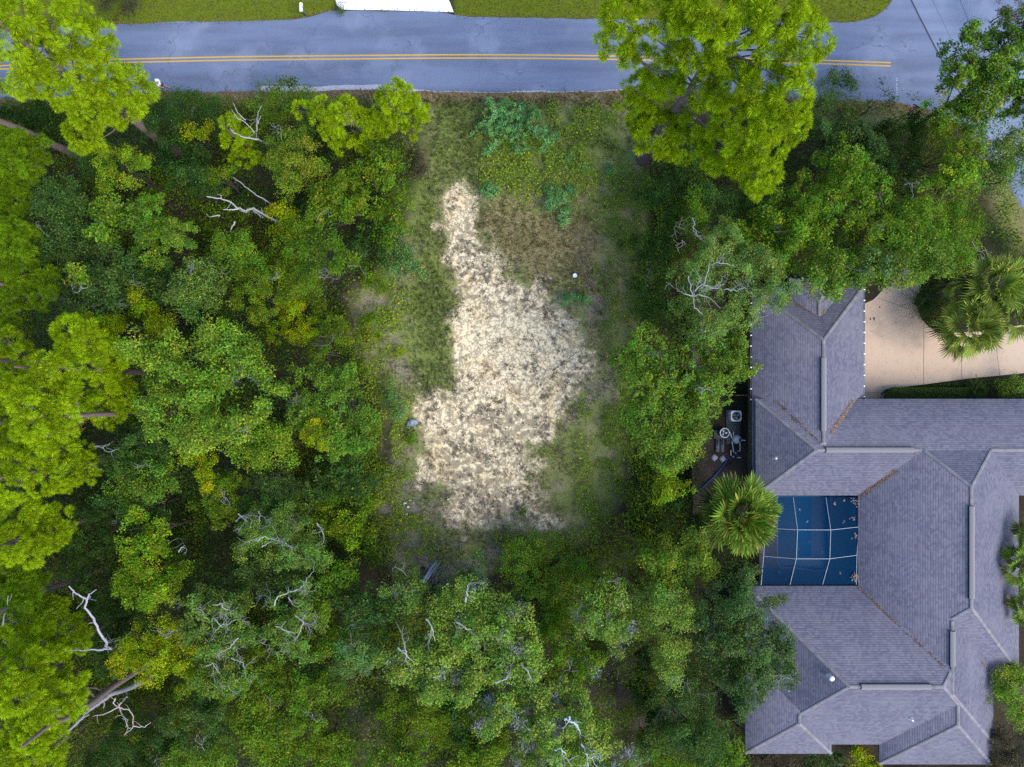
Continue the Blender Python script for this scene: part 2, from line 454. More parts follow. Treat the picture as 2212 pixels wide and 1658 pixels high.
# ------------------------------------------------------------------ roads and paving
def smooth_line(pl, step=0.5, rough=0.0, seed=0):
    P = np.array([U(x, y)[:2] for x, y in pl])
    d = np.concatenate([[0], np.cumsum(np.linalg.norm(np.diff(P, axis=0), axis=1))])
    s = np.arange(0, d[-1], step)
    x = np.interp(s, d, P[:, 0]); y = np.interp(s, d, P[:, 1])
    k = max(1, int(1.5/step)); ker = np.ones(2*k+1)/(2*k+1)
    xp = np.convolve(np.pad(x, k, 'reflect', reflect_type='odd'), ker, 'valid')
    yp = np.convolve(np.pad(y, k, 'reflect', reflect_type='odd'), ker, 'valid')
    if rough: yp = yp+rough*(fbm(s*0.8+seed, s*0+seed, 4)-0.5)*2
    return np.stack([xp, yp], 1)

def sheet(name, ring, z, mat, kind='structure', thick=0.0):
    bm = bmesh.new()
    vs_ = [bm.verts.new((p[0], p[1], z)) for p in ring]
    f = bm.faces.new(vs_)
    if f.normal.z < 0: f.normal_flip()
    bmesh.ops.triangulate(bm, faces=[f])
    if thick:
        r = bmesh.ops.extrude_face_region(bm, geom=bm.faces[:])
        for v in r['geom']:
            if isinstance(v, bmesh.types.BMVert): v.co.z += thick
    bmesh.ops.recalc_face_normals(bm, faces=bm.faces[:])
    me = bpy.data.meshes.new(name); bm.to_mesh(me); bm.free()
    me.materials.append(mat)
    o = bpy.data.objects.new(name, me); COL.objects.link(o)
    if kind: tag(o, kind=kind)
    return o

M_road = mat_asphalt('asphalt', (0.128, 0.160, 0.245), (0.168, 0.20, 0.285))
M_road2 = mat_asphalt('old_asphalt', (0.155, 0.192, 0.29), (0.195, 0.235, 0.33))
top = smooth_line([(-700,75),(-60,66),(70,62),(190,57),(300,51),(400,48),(500,46),(640,43),(668,36),(702,27),(735,23),(840,24),(980,28),(1000,36),(1040,38),(1100,38),(1200,39),(1320,42),(1500,46),(1780,50),(1850,48),(1890,40),(1912,24),(1930,0),(1960,-60),(2060,-300)], 0.4, 0.10, 3)
bot = smooth_line([(-700,225),(-60,216),(60,211),(130,208),(250,204),(340,201),(400,198),(500,201),(600,198),(700,200),(740,195),(900,198),(960,201),(1200,201),(1330,197),(1480,200),(1620,206),(1740,213),(1850,218),(1935,220),(1975,228),(2010,240),(2050,256),(2085,280),(2130,330),(2190,420),(2300,600),(2420,800)], 0.4, 0.12, 9)
ring = list(map(tuple, top))+[tuple(U(2330,-300)[:2]), tuple(U(2560,800)[:2])]+list(map(tuple, bot[::-1]))
sheet('road', ring, 0.012, M_road)
ring2 = G([(1990,-300),(1968,0),(1998,62),(2045,150),(2100,250),(2150,345),(2300,600),(2560,800),(2330,-300)])
sheet('side_road', ring2, 0.018, M_road2)
# seam and cracks between the two roads, painted centre lines and stop line
M_dark = mat_attr('tar_seam', 0.9, 0.1)
M_yellow = mat_attr('yellow_road_paint', 0.7, 0.3, 20, 0.3)
M_white = mat_attr('white_road_paint', 0.7, 0.3, 20, 0.35)
def strip(mb, line, w, z, C, gaps=None):
    P = np.asarray(line)
    T = np.gradient(P, axis=0); T /= np.linalg.norm(T, axis=1)[:, None]+1e-9
    N = np.stack([-T[:, 1], T[:, 0]], 1)
    L = P+N*w/2; R = P-N*w/2
    V = np.concatenate([np.c_[L, np.full(len(P), z)], np.c_[R, np.full(len(P), z)]]); n = len(P)
    F = [(i, i+n, i+n+1, i+1) for i in range(n-1) if not (gaps and gaps(i))]
    mb.add(V, F, C)
mb = MB()
strip(mb, smooth_line([(1968,0),(1998,62),(2045,150),(2100,250),(2150,345)], 0.4, 0.05), 0.12, 0.0225, (0.05,0.055,0.07))
for i in range(2):
    strip(mb, smooth_line([(2010+60*i,-10),(2045+55*i,70),(2110+50*i,190)], 0.5, 0.2, 5*i), 0.05, 0.0225, (0.12,0.13,0.16))
tag(mb.build('road_seam', M_dark), kind='structure')
mb = MB()
for off in (-3.6, 3.6):
    strip(mb, smooth_line([(-60,150+off),(28,145+off),(120,139+off),(247,132.5+off),(500,127+off),(737,124.5+off),(970,122.5+off),(1150,123+off),(1300,125+off),(1500,128.5+off),(1778,134.5+off),(1930,140+off)], 0.5), 0.11, 0.017, (0.50,0.30,0.05))
tag(mb.build('centre_line_marking', M_yellow), kind='structure')
mb = MB()
strip(mb, np.array([U(1937, y)[:2] for y in np.linspace(166, 216, 26)]), 0.14, 0.017, (0.27,0.30,0.38), gaps=lambda i: (i*7) % 5 < 3)
tag(mb.build('stop_line_marking', M_white), kind='structure')

mb = MB(); s_i = np.arange(len(bot)); wob = np.clip((fbm(s_i*.05, s_i*0+4, 3)-.30)*.9, .02, .45)
Pb = np.c_[bot[:, 0], bot[:, 1]+.02]
Vr = np.concatenate([np.c_[Pb, np.full(len(Pb), .0165)], np.c_[bot[:, 0], bot[:, 1]+.05+wob, np.full(len(bot), .0165)]]); nb = len(bot)
k1 = int(np.argmin(np.abs(bot[:, 0]-UX(560)))); k2 = int(np.argmin(np.abs(bot[:, 0]-UX(1480))))
mb.add(Vr, [(i, i+1, i+1+nb, i+nb) for i in range(k1, k2)], (.34,.345,.40))
tag(mb.build('worn_road_edge', mat_attr('worn_asphalt', .9, .1, 5, .35)), kind='structure')
M_wconc = mat_concrete('white_concrete', (0.78, 0.78, 0.76), (0.6, 0.6, 0.6), 0.25)
M_tconc = mat_concrete('tan_concrete', (0.52, 0.385, 0.28), (0.27, 0.215, 0.175), 0.75)
sheet('north_driveway', G([(700,-70),(722,-10),(728,12),(737,21.5),(840,23),(980,27),(972,6),(958,-20),(950,-70)]), 0.022, M_wconc)
def Q(zx, zy): return (1813.8+zx*0.18675, 575.1+zy*0.18675)
drive = [Q(*p) for p in [(278,440),(390,390),(450,330),(490,280),(530,190),(560,60),(860,60),(950,265),(890,330),(875,400),(900,500),(940,600),(1000,680),(1060,720),(1130,745),(1290,775),(1600,760),(2000,700),(2900,560),(2900,1100),(2132,1240),(1500,1300),(970,1370),(650,1410),(560,1450),(520,1495),(497,1560),(278,1560)]]
sheet('tan_driveway', G(drive), 0.02, M_tconc)
mb = MB()
for a, b in (((972,660),(968,1370)),((1400,880),(1412,1305)),((1800,860),(1850,1275)),((440,370),(885,525)),((278,1470),(540,1462))):
    strip(mb, np.array([U(*Q(a[0]+(b[0]-a[0])*t, a[1]+(b[1]-a[1])*t))[:2] for t in np.linspace(0,1,12)]), 0.035, 0.0245, (0.16,0.13,0.11))
strip(mb, np.array([U(838,y)[:2] for y in np.linspace(-60,22,8)]), 0.05, 0.0265, (0.3,0.3,0.32))
tag(mb.build('driveway_joint', M_dark), kind='structure')
mb = MB()
for zx, zy, r in ((395,608,.12),(355,612,.08),(462,476,.07),(1408,1052,.06),(880,305,.05)):
    c = U(*Q(zx, zy)); th = np.linspace(0, 2*math.pi, 11)[:-1]
    rr = r*(0.7+0.6*rng.random(10))
    mb.add(np.c_[c[0]+rr*np.cos(th)*0.7, c[1]+rr*np.sin(th)*1.3, np.full(10, 0.0245)], [list(range(10))], (0.09,0.075,0.07))
tag(mb.build('driveway_stain', M_dark), kind='structure')

# ------------------------------------------------------------------ house
ZE = 2.9
class Hip:
    def __init__(self, w, n, e, s, ze=ZE, pitch=0.62):
        k = (H-ze)/H/S
        self.x0, self.x1 = (w-1106)*k, (e-1106)*k
        self.y0, self.y1 = (829-s)*k, (829-n)*k
        self.ze, self.p = ze, pitch
        self.half = min(self.x1-self.x0, self.y1-self.y0)/2
        self.zr = ze+pitch*self.half
        if self.x1-self.x0 > self.y1-self.y0:
            ym = (self.y0+self.y1)/2
            self.ra, self.rb = (self.x0+self.half, ym), (self.x1-self.half, ym)
            self.alongx = True
        else:
            xm = (self.x0+self.x1)/2
            self.ra, self.rb = (xm, self.y0+self.half), (xm, self.y1-self.half)
            self.alongx = False
    def h(self, x, y, clamp=True):
        d = np.minimum(np.minimum(x-self.x0, self.x1-x), np.minimum(y-self.y0, self.y1-y))
        return np.where((d >= 0) | (not clamp), self.ze+self.p*d, -1.0)

BL = {
 'garage':  Hip(1624.7, 619.7, 1865.4, 1070, 2.42, 0.63),
 'north':   Hip(1632, 862, 2440, 1071, ZE-0.004),
 'east':    Hip(1853, 862.4, 2201, 1453, ZE-0.008),
 'south':   Hip(1611.4, 1266, 2143, 1609, ZE-0.012),
 'link':    Hip(1853.4, 1140, 2146, 1606, ZE-0.016),
 'stub':    Hip(1609.6, 1415, 1796.4, 1629, ZE-0.020),
 'sw_end':  Hip(1899.7, 1360, 2142.6, 1652, ZE-0.024),
 'dormer':  Hip(1705, 601.5, 1809, 860, 2.98, 0.58),
}
def roof_h(x, y):
    return np.max([b.h(np.asarray(x, float), np.asarray(y, float)) for b in BL.values()], axis=0)

hb = BL['north']
house = thing('house', (BL['garage'].x0, BL['garage'].y0, 0), 'large single storey house with many grey hip roofs around a screened pool', 'house')
rf = MB(); wl = MB(); fas = MB()
for nm, b in BL.items():
    th = 0.17
    A = [(b.x0,b.y0,b.ze),(b.x1,b.y0,b.ze),(b.x1,b.y1,b.ze),(b.x0,b.y1,b.ze),(*b.ra,b.zr),(*b.rb,b.zr)]
    if b.alongx:
        rf.add(A, [(0,1,5,4),(2,3,4,5)]); rf.add(A, [(3,0,4),(1,2,5)])
    else:
        rf.add(A, [(1,2,5,4),(3,0,4,5)]); rf.add(A, [(0,1,4),(2,3,5)])
    z0 = b.ze-th
    Bv = A[:4]+[(x, y, z0) for x, y, z in A[:4]]
    fas.add(Bv, [(4,5,1,0),(5,6,2,1),(6,7,3,2),(7,4,0,3),(7,6,5,4)], (0.07,0.07,0.085))
    o = 0.5 if nm != 'dormer' else 0.3
    zb = 0
    x0,y0,x1,y1 = b.x0+o, b.y0+o, b.x1-o, b.y1-o
    wl.add([(x0,y0,zb),(x1,y0,zb),(x1,y1,zb),(x0,y1,zb),(x0,y0,z0+.01),(x1,y0,z0+.01),(x1,y1,z0+.01),(x0,y1,z0+.01)],
           [(0,1,5,4),(1,2,6,5),(2,3,7,6),(3,0,4,7)], (0.13,0.125,0.085))
roof = rf.build('roof', M_shingle, house)
fas.build('fascia', M_paint, roof)
wl.build('wall', M_plain, house)
M_cap = mat_attr('ridge_shingle', 0.9, 0.2, 30, 0.22)
for nm, b in BL.items():
    cap = MB()
    corners = {'sw':(b.x0,b.y0),'se':(b.x1,b.y0),'nw':(b.x0,b.y1),'ne':(b.x1,b.y1)}
    if b.alongx: ends = [('sw',b.ra),('nw',b.ra),('se',b.rb),('ne',b.rb)]
    else: ends = [('sw',b.ra),('se',b.ra),('nw',b.rb),('ne',b.rb)]
    segs = [(corners[k], r) for k, r in ends]+[(b.ra, b.rb)]
    for i, (p, q) in enumerate(segs):
        p = np.array(p); q = np.array(q); d = q-p; L = np.linalg.norm(d)
        if L < 0.3: continue
        t = d/L; n = np.array([-t[1], t[0]])
        nn = max(2, int(L/0.28)+1)
        wv = 0.11+(0.001*i)
        V = []; F = []; C = []
        for j, s in enumerate(np.linspace(0, L, nn)):
            c = p+t*s
            for k in (-1, 0, 1):
                pt = c+n*k*wv
                V.append((pt[0], pt[1], float(b.h(pt[0], pt[1], False))+0.035+0.002*i))
        for j in range(nn-1):
            mid = p+t*L*(j+.5)/(nn-1)
            oth = max([float(q_.h(mid[0], mid[1])) for k_, q_ in BL.items() if k_ != nm])
            if oth > float(b.h(mid[0], mid[1], False))-0.06: continue
            a = j*3; g = 0.145+0.06*random.random()
            F += [(a,a+3,a+4,a+1),(a+1,a+4,a+5,a+2)]; C += [(g,g*0.97,g*1.04)]*2
        if F: cap.add(V, F, C)
    if cap.v: cap.build('ridge_cap', M_cap, roof)
# ridge vents: raised caps along the four long ridges
def vent_x(px0, px1, b, name='ridge_vent'):
    m = MB(); y = b.ra[1]; z = b.zr
    xa, xb = UX(px0, z), UX(px1, z)
    w = 0.19
    V = [(xa,y-w,z+.02),(xb,y-w,z+.02),(xb,y,z+.14),(xa,y,z+.14),(xa,y+w,z+.02),(xb,y+w,z+.02),(xa,y-w,z-.12),(xb,y-w,z-.12),(xa,y+w,z-.12),(xb,y+w,z-.12)]
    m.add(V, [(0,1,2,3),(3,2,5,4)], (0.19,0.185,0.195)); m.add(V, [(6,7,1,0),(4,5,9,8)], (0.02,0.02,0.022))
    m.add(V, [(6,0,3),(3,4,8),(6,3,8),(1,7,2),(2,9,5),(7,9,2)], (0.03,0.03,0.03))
    m.build(name, M_cap, roof)
def vent_y(py0, py1, b, name='ridge_vent'):
    m = MB(); x = b.ra[0]; z = b.zr
    ya, yb = UY(py1, z), UY(py0, z)
    w = 0.19
    V = [(x+w,ya,z+.02),(x+w,yb,z+.02),(x,yb,z+.14),(x,ya,z+.14),(x-w,ya,z+.02),(x-w,yb,z+.02),(x+w,ya,z-.12),(x+w,yb,z-.12),(x-w,ya,z-.12),(x-w,yb,z-.12)]
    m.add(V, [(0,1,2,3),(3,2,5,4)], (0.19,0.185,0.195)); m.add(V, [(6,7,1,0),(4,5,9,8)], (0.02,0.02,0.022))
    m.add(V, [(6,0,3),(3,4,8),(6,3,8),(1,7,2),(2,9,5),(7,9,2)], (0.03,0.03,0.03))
    m.build(name, M_cap, roof)
vent_y(773, 932, BL['garage'])
vent_x(1784, 1974, BL['north'])
vent_y(1094, 1294, BL['east'])
vent_y(1364, 1440, BL['link'])
vent_x(1860, 2011, BL['south'])
# gutters with their bright hangers along the garage eaves
for x, sgn in ((BL['garage'].x0, -1), (BL['garage'].x1, 1)):
    g = MB(); b = BL['garage']
    zg = b.ze; y0, y1 = (UY(872, zg) if sgn < 0 else UY(866, zg)), b.y1-0.1
    g.box((min(x, x+sgn*0.13), y0, zg-0.16), (max(x, x+sgn*0.13), y1, zg-0.05), (0.05,0.035,0.03) if sgn < 0 else (0.10,0.12,0.13))
    go = g.build('gutter', M_paint, house)
    for y in np.arange(y0+0.3, y1, 0.82):
        m = MB(); m.box((min(x-sgn*.02, x+sgn*0.14), y-0.045, zg-0.05), (max(x-sgn*.02, x+sgn*0.14), y+0.045, zg-0.02), (0.8,0.8,0.8))
        m.build('hanger', M_paint, go)
# windows and doors on the walls that can be seen from the side
M_glass = mat_attr('window_glass', 0.12, 0.6)
def window(face, b, u, w, z0, z1):
    m = MB(); f = MB(); o = 0.5
    if face == 'w':
        x = b.x0+o; m.box((x-.03, u-w/2, z0), (x-.012, u+w/2, z1), (0.03,0.04,0.05))
        for lo, hi in (((x-.05,u-w/2-.07,z0-.07),(x-.004,u+w/2+.07,z0)),((x-.05,u-w/2-.07,z1),(x-.004,u+w/2+.07,z1+.07)),((x-.05,u-w/2-.07,z0),(x-.004,u-w/2,z1)),((x-.05,u+w/2,z0),(x-.004,u+w/2+.07,z1))): f.box(lo, hi, (0.5,0.5,0.48))
    else:
        y = b.y0+o; m.box((u-w/2, y-.03, z0), (u+w/2, y-.012, z1), (0.03,0.04,0.05))
        for lo, hi in (((u-w/2-.07,y-.05,z0-.07),(u+w/2+.07,y-.004,z0)),((u-w/2-.07,y-.05,z1),(u+w/2+.07,y-.004,z1+.07)),((u-w/2-.07,y-.05,z0),(u-w/2,y-.004,z1)),((u+w/2,y-.05,z0),(u+w/2+.07,y-.004,z1))): f.box(lo, hi, (0.5,0.5,0.48))
    wo = f.build('window', M_paint, house); m.build('pane', M_glass, wo)
for u in (-1.2, 2.6, 5.4): window('w', BL['garage'], u, 1.2, 1.0, 2.2)
window('w', BL['south'], -22, 1.4, 1.0, 2.2); window('w', BL['south'], -26, 1.4, 1.0, 2.2)
window('s', BL['stub'], 20.5, 1.6, 1.0, 2.2)
# plumbing vents and the white domed vent
def stack(px, py, r, hgt, C, dome=False, lean=None):
    z = 4.0
    for _ in range(6):
        p = U(px, py, z); z = float(roof_h(p[0], p[1]))
    m = MB()
    m.lathe((p[0], p[1], z-0.1), [(r,0),(r,hgt+.1),(r*0.7,hgt+.1)] if not dome else [(r*.7,0),(r*.7,hgt),(r*1.15,hgt),(r*1.0,hgt+.1),(r*0.5,hgt+.16),(0.01,hgt+.17)], 14, C)
    o = m.build('vent_pipe', M_paint, roof)
    fl = MB(); d = 0.17
    e = 0.012
    q = [(p[0]+a*d, p[1]+b_*d) for a, b_ in ((-1,-1),(1,-1),(1,1),(-1,1))]
    fl.add([(x, y, float(roof_h(x, y))+e) for x, y in q], [(0,1,2,3)], (0.15,0.16,0.19)); fl.build('flashing', M_paint, o)
stack(1789, 1459, 0.17, 0.62, (0.85,0.86,0.88), True)
stack(1701, 1489, 0.06, 0.35, (0.6,0.65,0.7))
stack(1967, 1553, 0.06, 0.3, (0.75,0.78,0.8))
stack(1674, 990, 0.06, 0.3, (0.75,0.78,0.8))

# fallen leaves caught in the roof valleys and on the screen corners
lf = MB()
def litter_line(p, q, n, wid, zf=roof_h):
    def hit(px, py):
        z = 4.0
        for _ in range(8):
            c = U(px, py, z); z = .5*z+.5*float(zf(c[0], c[1]))
        return c
    a = hit(*p); b = hit(*q)
    t = rng.random(n)**0.8
    P = a[None, :2]+(b-a)[None, :2]*t[:, None]+rng.normal(0, wid, (n, 2))
    s = 0.03+0.05*rng.random(n); an = rng.random(n)*6.28
    pal = np.array([(0.20,0.10,0.055),(0.14,0.075,0.045),(0.27,0.16,0.08),(0.10,0.065,0.05)])
    for i in range(n):
        c, s_ = math.cos(an[i])*s[i], math.sin(an[i])*s[i]
        V = []
        for dx, dy in ((c,s_),(-s_*.5,c*.5),(-c,-s_),(s_*.5,-c*.5)):
            x, y = P[i,0]+dx, P[i,1]+dy
            V.append((x, y, float(zf(x, y))+0.02+0.03*rng.random()))
        lf.add(V, [(0,1,2,3)], pal[rng.integers(4)])
def px6(zx, zy): return (1474.7+zx/2.9987, 553+zy/2.9987)
def px7(zx, zy): return (1474.7+zx/3, 1106+zy/3)
litter_line(px6(1105,940), px6(960,1150), 330, 0.09)
litter_line(px6(600,935), px6(880,1205), 110, 0.05)
litter_line(px6(720,300), px6(870,395), 50, 0.05)
litter_line(px6(890,395), px6(930,345), 45, 0.06)
litter_line(px6(1145,1565), px6(1380,1390), 220, 0.07)
litter_line(px7(1135,485), px7(1380,720), 150, 0.04)
litter_line(px7(1380,720), px7(1700,1010), 80, 0.04)
litter_line(px7(1930,960), px7(1990,1045), 40, 0.05)
tag(lf.build('fallen_leaves', M_plain), 'rusty brown fallen leaves caught in the valleys of the grey roof', 'fallen leaves', kind='stuff')

# ------------------------------------------------------------------ pool court
M_deck = mat_concrete('pool_deck_concrete', (0.20,0.19,0.22), (0.11,0.105,0.13), 0.5)
dk = U(1640, 1268)[:2]; dk2 = U(1860, 1068)[:2]
sheet('pool_deck', [(dk[0],dk[1]),(dk2[0],dk[1]),(dk2[0],dk2[1]),(dk[0],dk2[1])], 0.03, M_deck)
pool = thing('swimming_pool', U(1740,1160), 'dark blue swimming pool under the screen cage beside the grey roofs', 'pool')
def P5(zx, zy): return (1622+zx*0.13789, 1054.3+zy*0.13789)
pr = G([P5(420,120),P5(1230,120),P5(1250,400),P5(1200,640),P5(1215,900),P5(1225,1260),P5(1000,1290),P5(860,1262),P5(640,1235),P5(480,1245),P5(420,1150)])
m = MB(); n = len(pr)
m.add([(x,y,0.045) for x,y in pr], [list(range(n))][::1]); w = m.build('water', M_water, pool)
cop = MB(); pp = np.array(pr+[pr[0]]); cpt = pp.mean(0)
for i in range(n):
    a, b = pp[i], pp[i+1]; oa, ob = a+(a-cpt)*0.05, b+(b-cpt)*0.05
    cop.add([(*a,.06),(*b,.06),(*ob,.06),(*oa,.06)], [(0,1,2,3)], (0.33,0.31,0.32))
cop.build('coping', M_plain, pool)
st = MB(); sp = G([P5(735,120),P5(945,120),P5(945,1080),P5(735,1080)])
st.add([(x,y,0.05) for x,y in sp], [(0,1,2,3)], (0.02,0.15,0.36)); st.build('shallow_ledge', M_plain, pool)
ball = MB(); c = U(*P5(425,1325)); ball.lathe((c[0],c[1],.06), [(0.02,0),(.12,.05),(.16,.16),(.12,.27),(.02,.31)], 12, (0.25,0.4,0.75))
tag(ball.build('ball', M_paint, smooth=True), 'small blue ball on the deck at the south end of the pool', 'ball')

cage = thing('pool_cage', U(1750,1168), 'dark screened pool cage with thin white frame bars between the roof wings', 'screen enclosure')
def node(zx, zy, z): return U(*P5(zx, zy), z)
zt = 3.9
N1 = {'t1':node(662,150,2.86),'a1':node(730,657,zt),'b1':node(711,1112,zt),'s1':node(612,1516,2.86),
      't2':node(1174,150,2.86),'a2':node(1250,660,zt),'b2':node(1235,1112,zt),'s2':node(1122,1516,2.86),
      'ea':node(1690,612,2.86),'eb':node(1660,1055,2.86),'wa':node(230,630,2.86),'wb':node(200,1070,2.86),
      'nw':node(190,150,2.86),'ne':node(1700,150,2.86),'se':node(1650,1516,2.86),'sw':node(160,1516,2.86)}
bars = [('t1','a1'),('a1','b1'),('b1','s1'),('t2','a2'),('a2','b2'),('b2','s2'),('wa','a1'),('a1','a2'),('a2','ea'),('wb','b1'),('b1','b2'),('b2','eb'),('nw','wa'),('wa','wb'),('wb','sw'),('ne','ea'),('ea','eb'),('eb','se')]
for a, b in bars:
    m = MB(); edge = a in ('nw','wa','ne','ea','eb') and b in ('wa','wb','sw','ea','eb','se')
    m.tube([N1[a], N1[b]], 0.024, 5, (0.30,0.36,0.42)); m.build('frame_bar', M_paint, cage)
panels = [('nw','t1','a1','wa'),('t1','t2','a2','a1'),('t2','ne','ea','a2'),('wa','a1','b1','wb'),('a1','a2','b2','b1'),('a2','ea','eb','b2'),('wb','b1','s1','sw'),('b1','b2','s2','s1'),('b2','eb','se','s2')]
for p in panels:
    m = MB(); V = np.array([N1[k] for k in p])-np.array([0,0,0.05]); m.add(V, [(0,1,2),(0,2,3)], (0,0,0)); m.build('screen_panel', M_screen, cage)
for k in ('nw','wa','wb','sw'):
    m = MB(); q = N1[k]; m.tube([(q[0],q[1],0.03),q], 0.035, 5, (0.3,0.34,0.38)); m.build('post', M_paint, cage)
lf2 = MB()
for zx, zy in ((885,525),(1455,540),(1655,225),(1470,200),(1610,195),(1615,1400),(1625,1440),(1600,1380),(1640,1420),(760,345),(1120,1005),(760,940),(1390,1330),(1310,245),(1600,475),(1630,770),(910,850)):
    c = U(*P5(zx,zy), 3.6 if zx < 1500 else 3.15)
    for _ in range(3 if zx < 1580 else 8):
        s = 0.05+0.06*random.random(); an = random.random()*6.28; d = rng.normal(0, 0.06 if zx < 1580 else .14, 2)
        V = [(c[0]+d[0]+s*math.cos(an+k*1.57)*(1 if k%2 else .5), c[1]+d[1]+s*math.sin(an+k*1.57)*(1 if k%2 else .5), c[2]+0.05) for k in range(4)]
        lf2.add(V, [(0,1,2,3)], (0.22,0.15,0.12))
tag(lf2.build('leaf_litter', M_plain), 'scattered pale dead leaves lying on the pool screen', 'fallen leaves', kind='stuff')

# ------------------------------------------------------------------ plant yard west of the house
def D4(zx, zy): return ((2000+zx/9.2125)*0.73733, (1150+zy/9.2125)*0.73733)
def D8(zx, zy): return ((1960+zx/6.633)*0.73733, (1250+zy/6.633)*0.73733)
def pad(name, a, b, h, C, label, cat):
    p, q = U(*a), U(*b); m = MB()
    y0, y1 = min(p[1],q[1]), max(p[1],q[1]); x0, x1 = min(p[0],q[0]), max(p[0],q[0])
    k = int((y1-y0)/0.14)
    r = MB(); r.box((x0+.03,y0+.03,0.0),(x1-.03,y1-.03,h-.035),tuple(v*.4 for v in C))
    for i in range(k):
        ya = y0+(y1-y0)*i/k; f = 0.8+0.4*random.random()
        m.box((x0,ya,h-.03),(x1,ya+(y1-y0)/k-.02,h), tuple(v*f for v in C))
    t = thing(name, ((x0+x1)/2,(y0+y1)/2,0), label, cat)
    r.build('joist_frame', M_plain, t); m.build('deck_boards', M_plain, t)
pad('equipment_deck', D4(1160,470), D4(1550,1390), 0.12, (0.13,0.135,0.13), 'grey board platform under the air conditioner and pool pump', 'platform')
pad('equipment_deck', D4(830,1020), D4(1150,1250), 0.12, (0.12,0.125,0.13), 'small grey board platform under the round fan heat pump', 'platform')

ac = thing('air_conditioner', U(*D4(1450,640)), 'square white air conditioner unit with round black fan grille beside the house wall', 'air conditioner')
c = U(*D4(1447,642), 0.9); hw = 0.42
m = MB(); bm = bmesh.new(); bmesh.ops.create_cube(bm, size=1.0)
for v in bm.verts: v.co = Vector((v.co.x*2*hw, v.co.y*2*hw, (v.co.z+.5)*0.78+0.12))
bmesh.ops.bevel(bm, geom=[e for e in bm.edges if abs(e.verts[0].co.z-e.verts[1].co.z) > .1], offset=0.09, segments=3, affect='EDGES')
bm.verts.ensure_lookup_table(); bm.verts.index_update()
for f in bm.faces: m.add([(v.co.x+c[0], v.co.y+c[1], v.co.z) for v in f.verts], [list(range(len(f.verts)))], (0.5,0.5,0.56))
bm.free(); m.build('casing', M_paint, ac)
m = MB(); m.lathe((c[0],c[1],.9), [(0.02,.012),(.33,.012),(.335,.004)], 24, (0.02,0.03,0.035)); g = m.build('fan_opening', M_paint, ac)
m = MB()
for k in range(3):
    a = k*2.094+0.5
    P = [(c[0]+r*math.cos(a+d), c[1]+r*math.sin(a+d), .925+dz) for r, d, dz in ((.07,-.4,0),(.27,-.32,0),(.28,.42,.02),(.08,.5,.02))]
    m.add(P, [(0,1,2,3)], (0.14,0.19,0.21))
m.build('fan_blade', M_paint, ac)
m = MB()
for r in (.08,.15,.22,.29): m.tube([(c[0]+r*math.cos(a), c[1]+r*math.sin(a), .95) for a in np.linspace(0,6.2832,25)], 0.004, 4, (.05,.05,.05), False)
m.build('grille', M_paint, ac)

hp = thing('heat_pump', U(*D4(1130,1095)), 'round black fan pool heat pump with a white rim', 'heat pump')
c = U(*D4(1130,1095), 0.8)
m = MB(); m.lathe((c[0],c[1],.12), [(.36,0),(.37,.7),(.30,.71),(.29,.60),(.02,.58)], 26, (0.03,0.035,0.05)); m.build('casing', M_paint, hp)
m = MB(); m.tube([(c[0]+.36*math.cos(a), c[1]+.36*math.sin(a), .84) for a in np.linspace(0,6.2832,29)], 0.032, 6, (.55,.58,.62), False); m.build('rim', M_paint, hp)
m = MB()
for k in range(3):
    a = k*2.094-0.1
    P = [(c[0]+r*math.cos(a+d), c[1]+r*math.sin(a+d), .735+dz) for r, d, dz in ((.06,-.4,0),(.24,-.3,0),(.25,.3,.02),(.07,.4,.02))]
    m.add(P, [(0,1,2,3)], (0.33,0.34,0.42))
m.build('fan_blade', M_paint, hp)

fl = thing('pool_filter', U(*D4(1490,1280)), 'round grey pool filter tank with white pipes and a black valve', 'pool filter')
c = U(*D4(1490,1280), 0.8)
m = MB(); m.lathe((c[0],c[1],.12), [(.22,0),(.33,.2),(.37,.42),(.33,.62),(.2,.76),(.03,.80)], 22, (0.36,0.37,0.42)); m.build('tank', M_paint, fl, True)
m = MB(); v = U(*D4(1550,1290), .95); m.lathe((v[0],v[1],.8), [(.09,0),(.10,.14),(.05,.2),(.01,.21)], 14, (0.015,0.02,0.03)); m.build('valve', M_paint, fl)
def pipe(pts, par, r=0.032):
    m = MB(); m.tube([U(*D4(x,y), z) for x,y,z in pts], r, 7, (0.72,0.72,0.78)); m.build('pipe', M_paint, par)
pipe([(1270,1070,.5),(1290,1120,.5),(1340,1260,.5)], hp); pipe([(1372,1070,.45),(1365,1260,.45)], fl)
pipe([(1370,1285,.75),(1700,1297,.95)], fl); pipe([(1548,1340,.6),(1545,1590,.4),(1480,1590,.35)], fl)
pipe([(1330,1310,.4),(1345,1420,.4),(1380,1630,.3)], fl); pipe([(1300,1560,.3),(1305,1700,.3)], fl, .04)
pp_ = thing('pool_pump', U(*D8(1290,560)), 'black pool pump with white unions at the foot of the filter pipes', 'pump')
c = U(*D8(1300,560), .3)
m = MB(); m.tube([(c[0]-.3,c[1]+.02,.22),(c[0]+.02,c[1],.22)], .12, 12, (.02,.022,.03)); m.build('motor', M_paint, pp_)
m = MB(); m.lathe((c[0]+.15,c[1],.05), [(.12,0),(.13,.28),(.10,.34),(.02,.35)], 14, (.03,.04,.06)); m.build('strainer', M_paint, pp_)
for dx, dy in ((.0,.16),(.22,-.2),(.34,-.2),(-.2,-.12)):
    m = MB(); m.lathe((c[0]+dx,c[1]+dy,.02), [(.05,0),(.05,.3),(.03,.31)], 10, (.7,.7,.75)); m.build('union', M_paint, pp_)

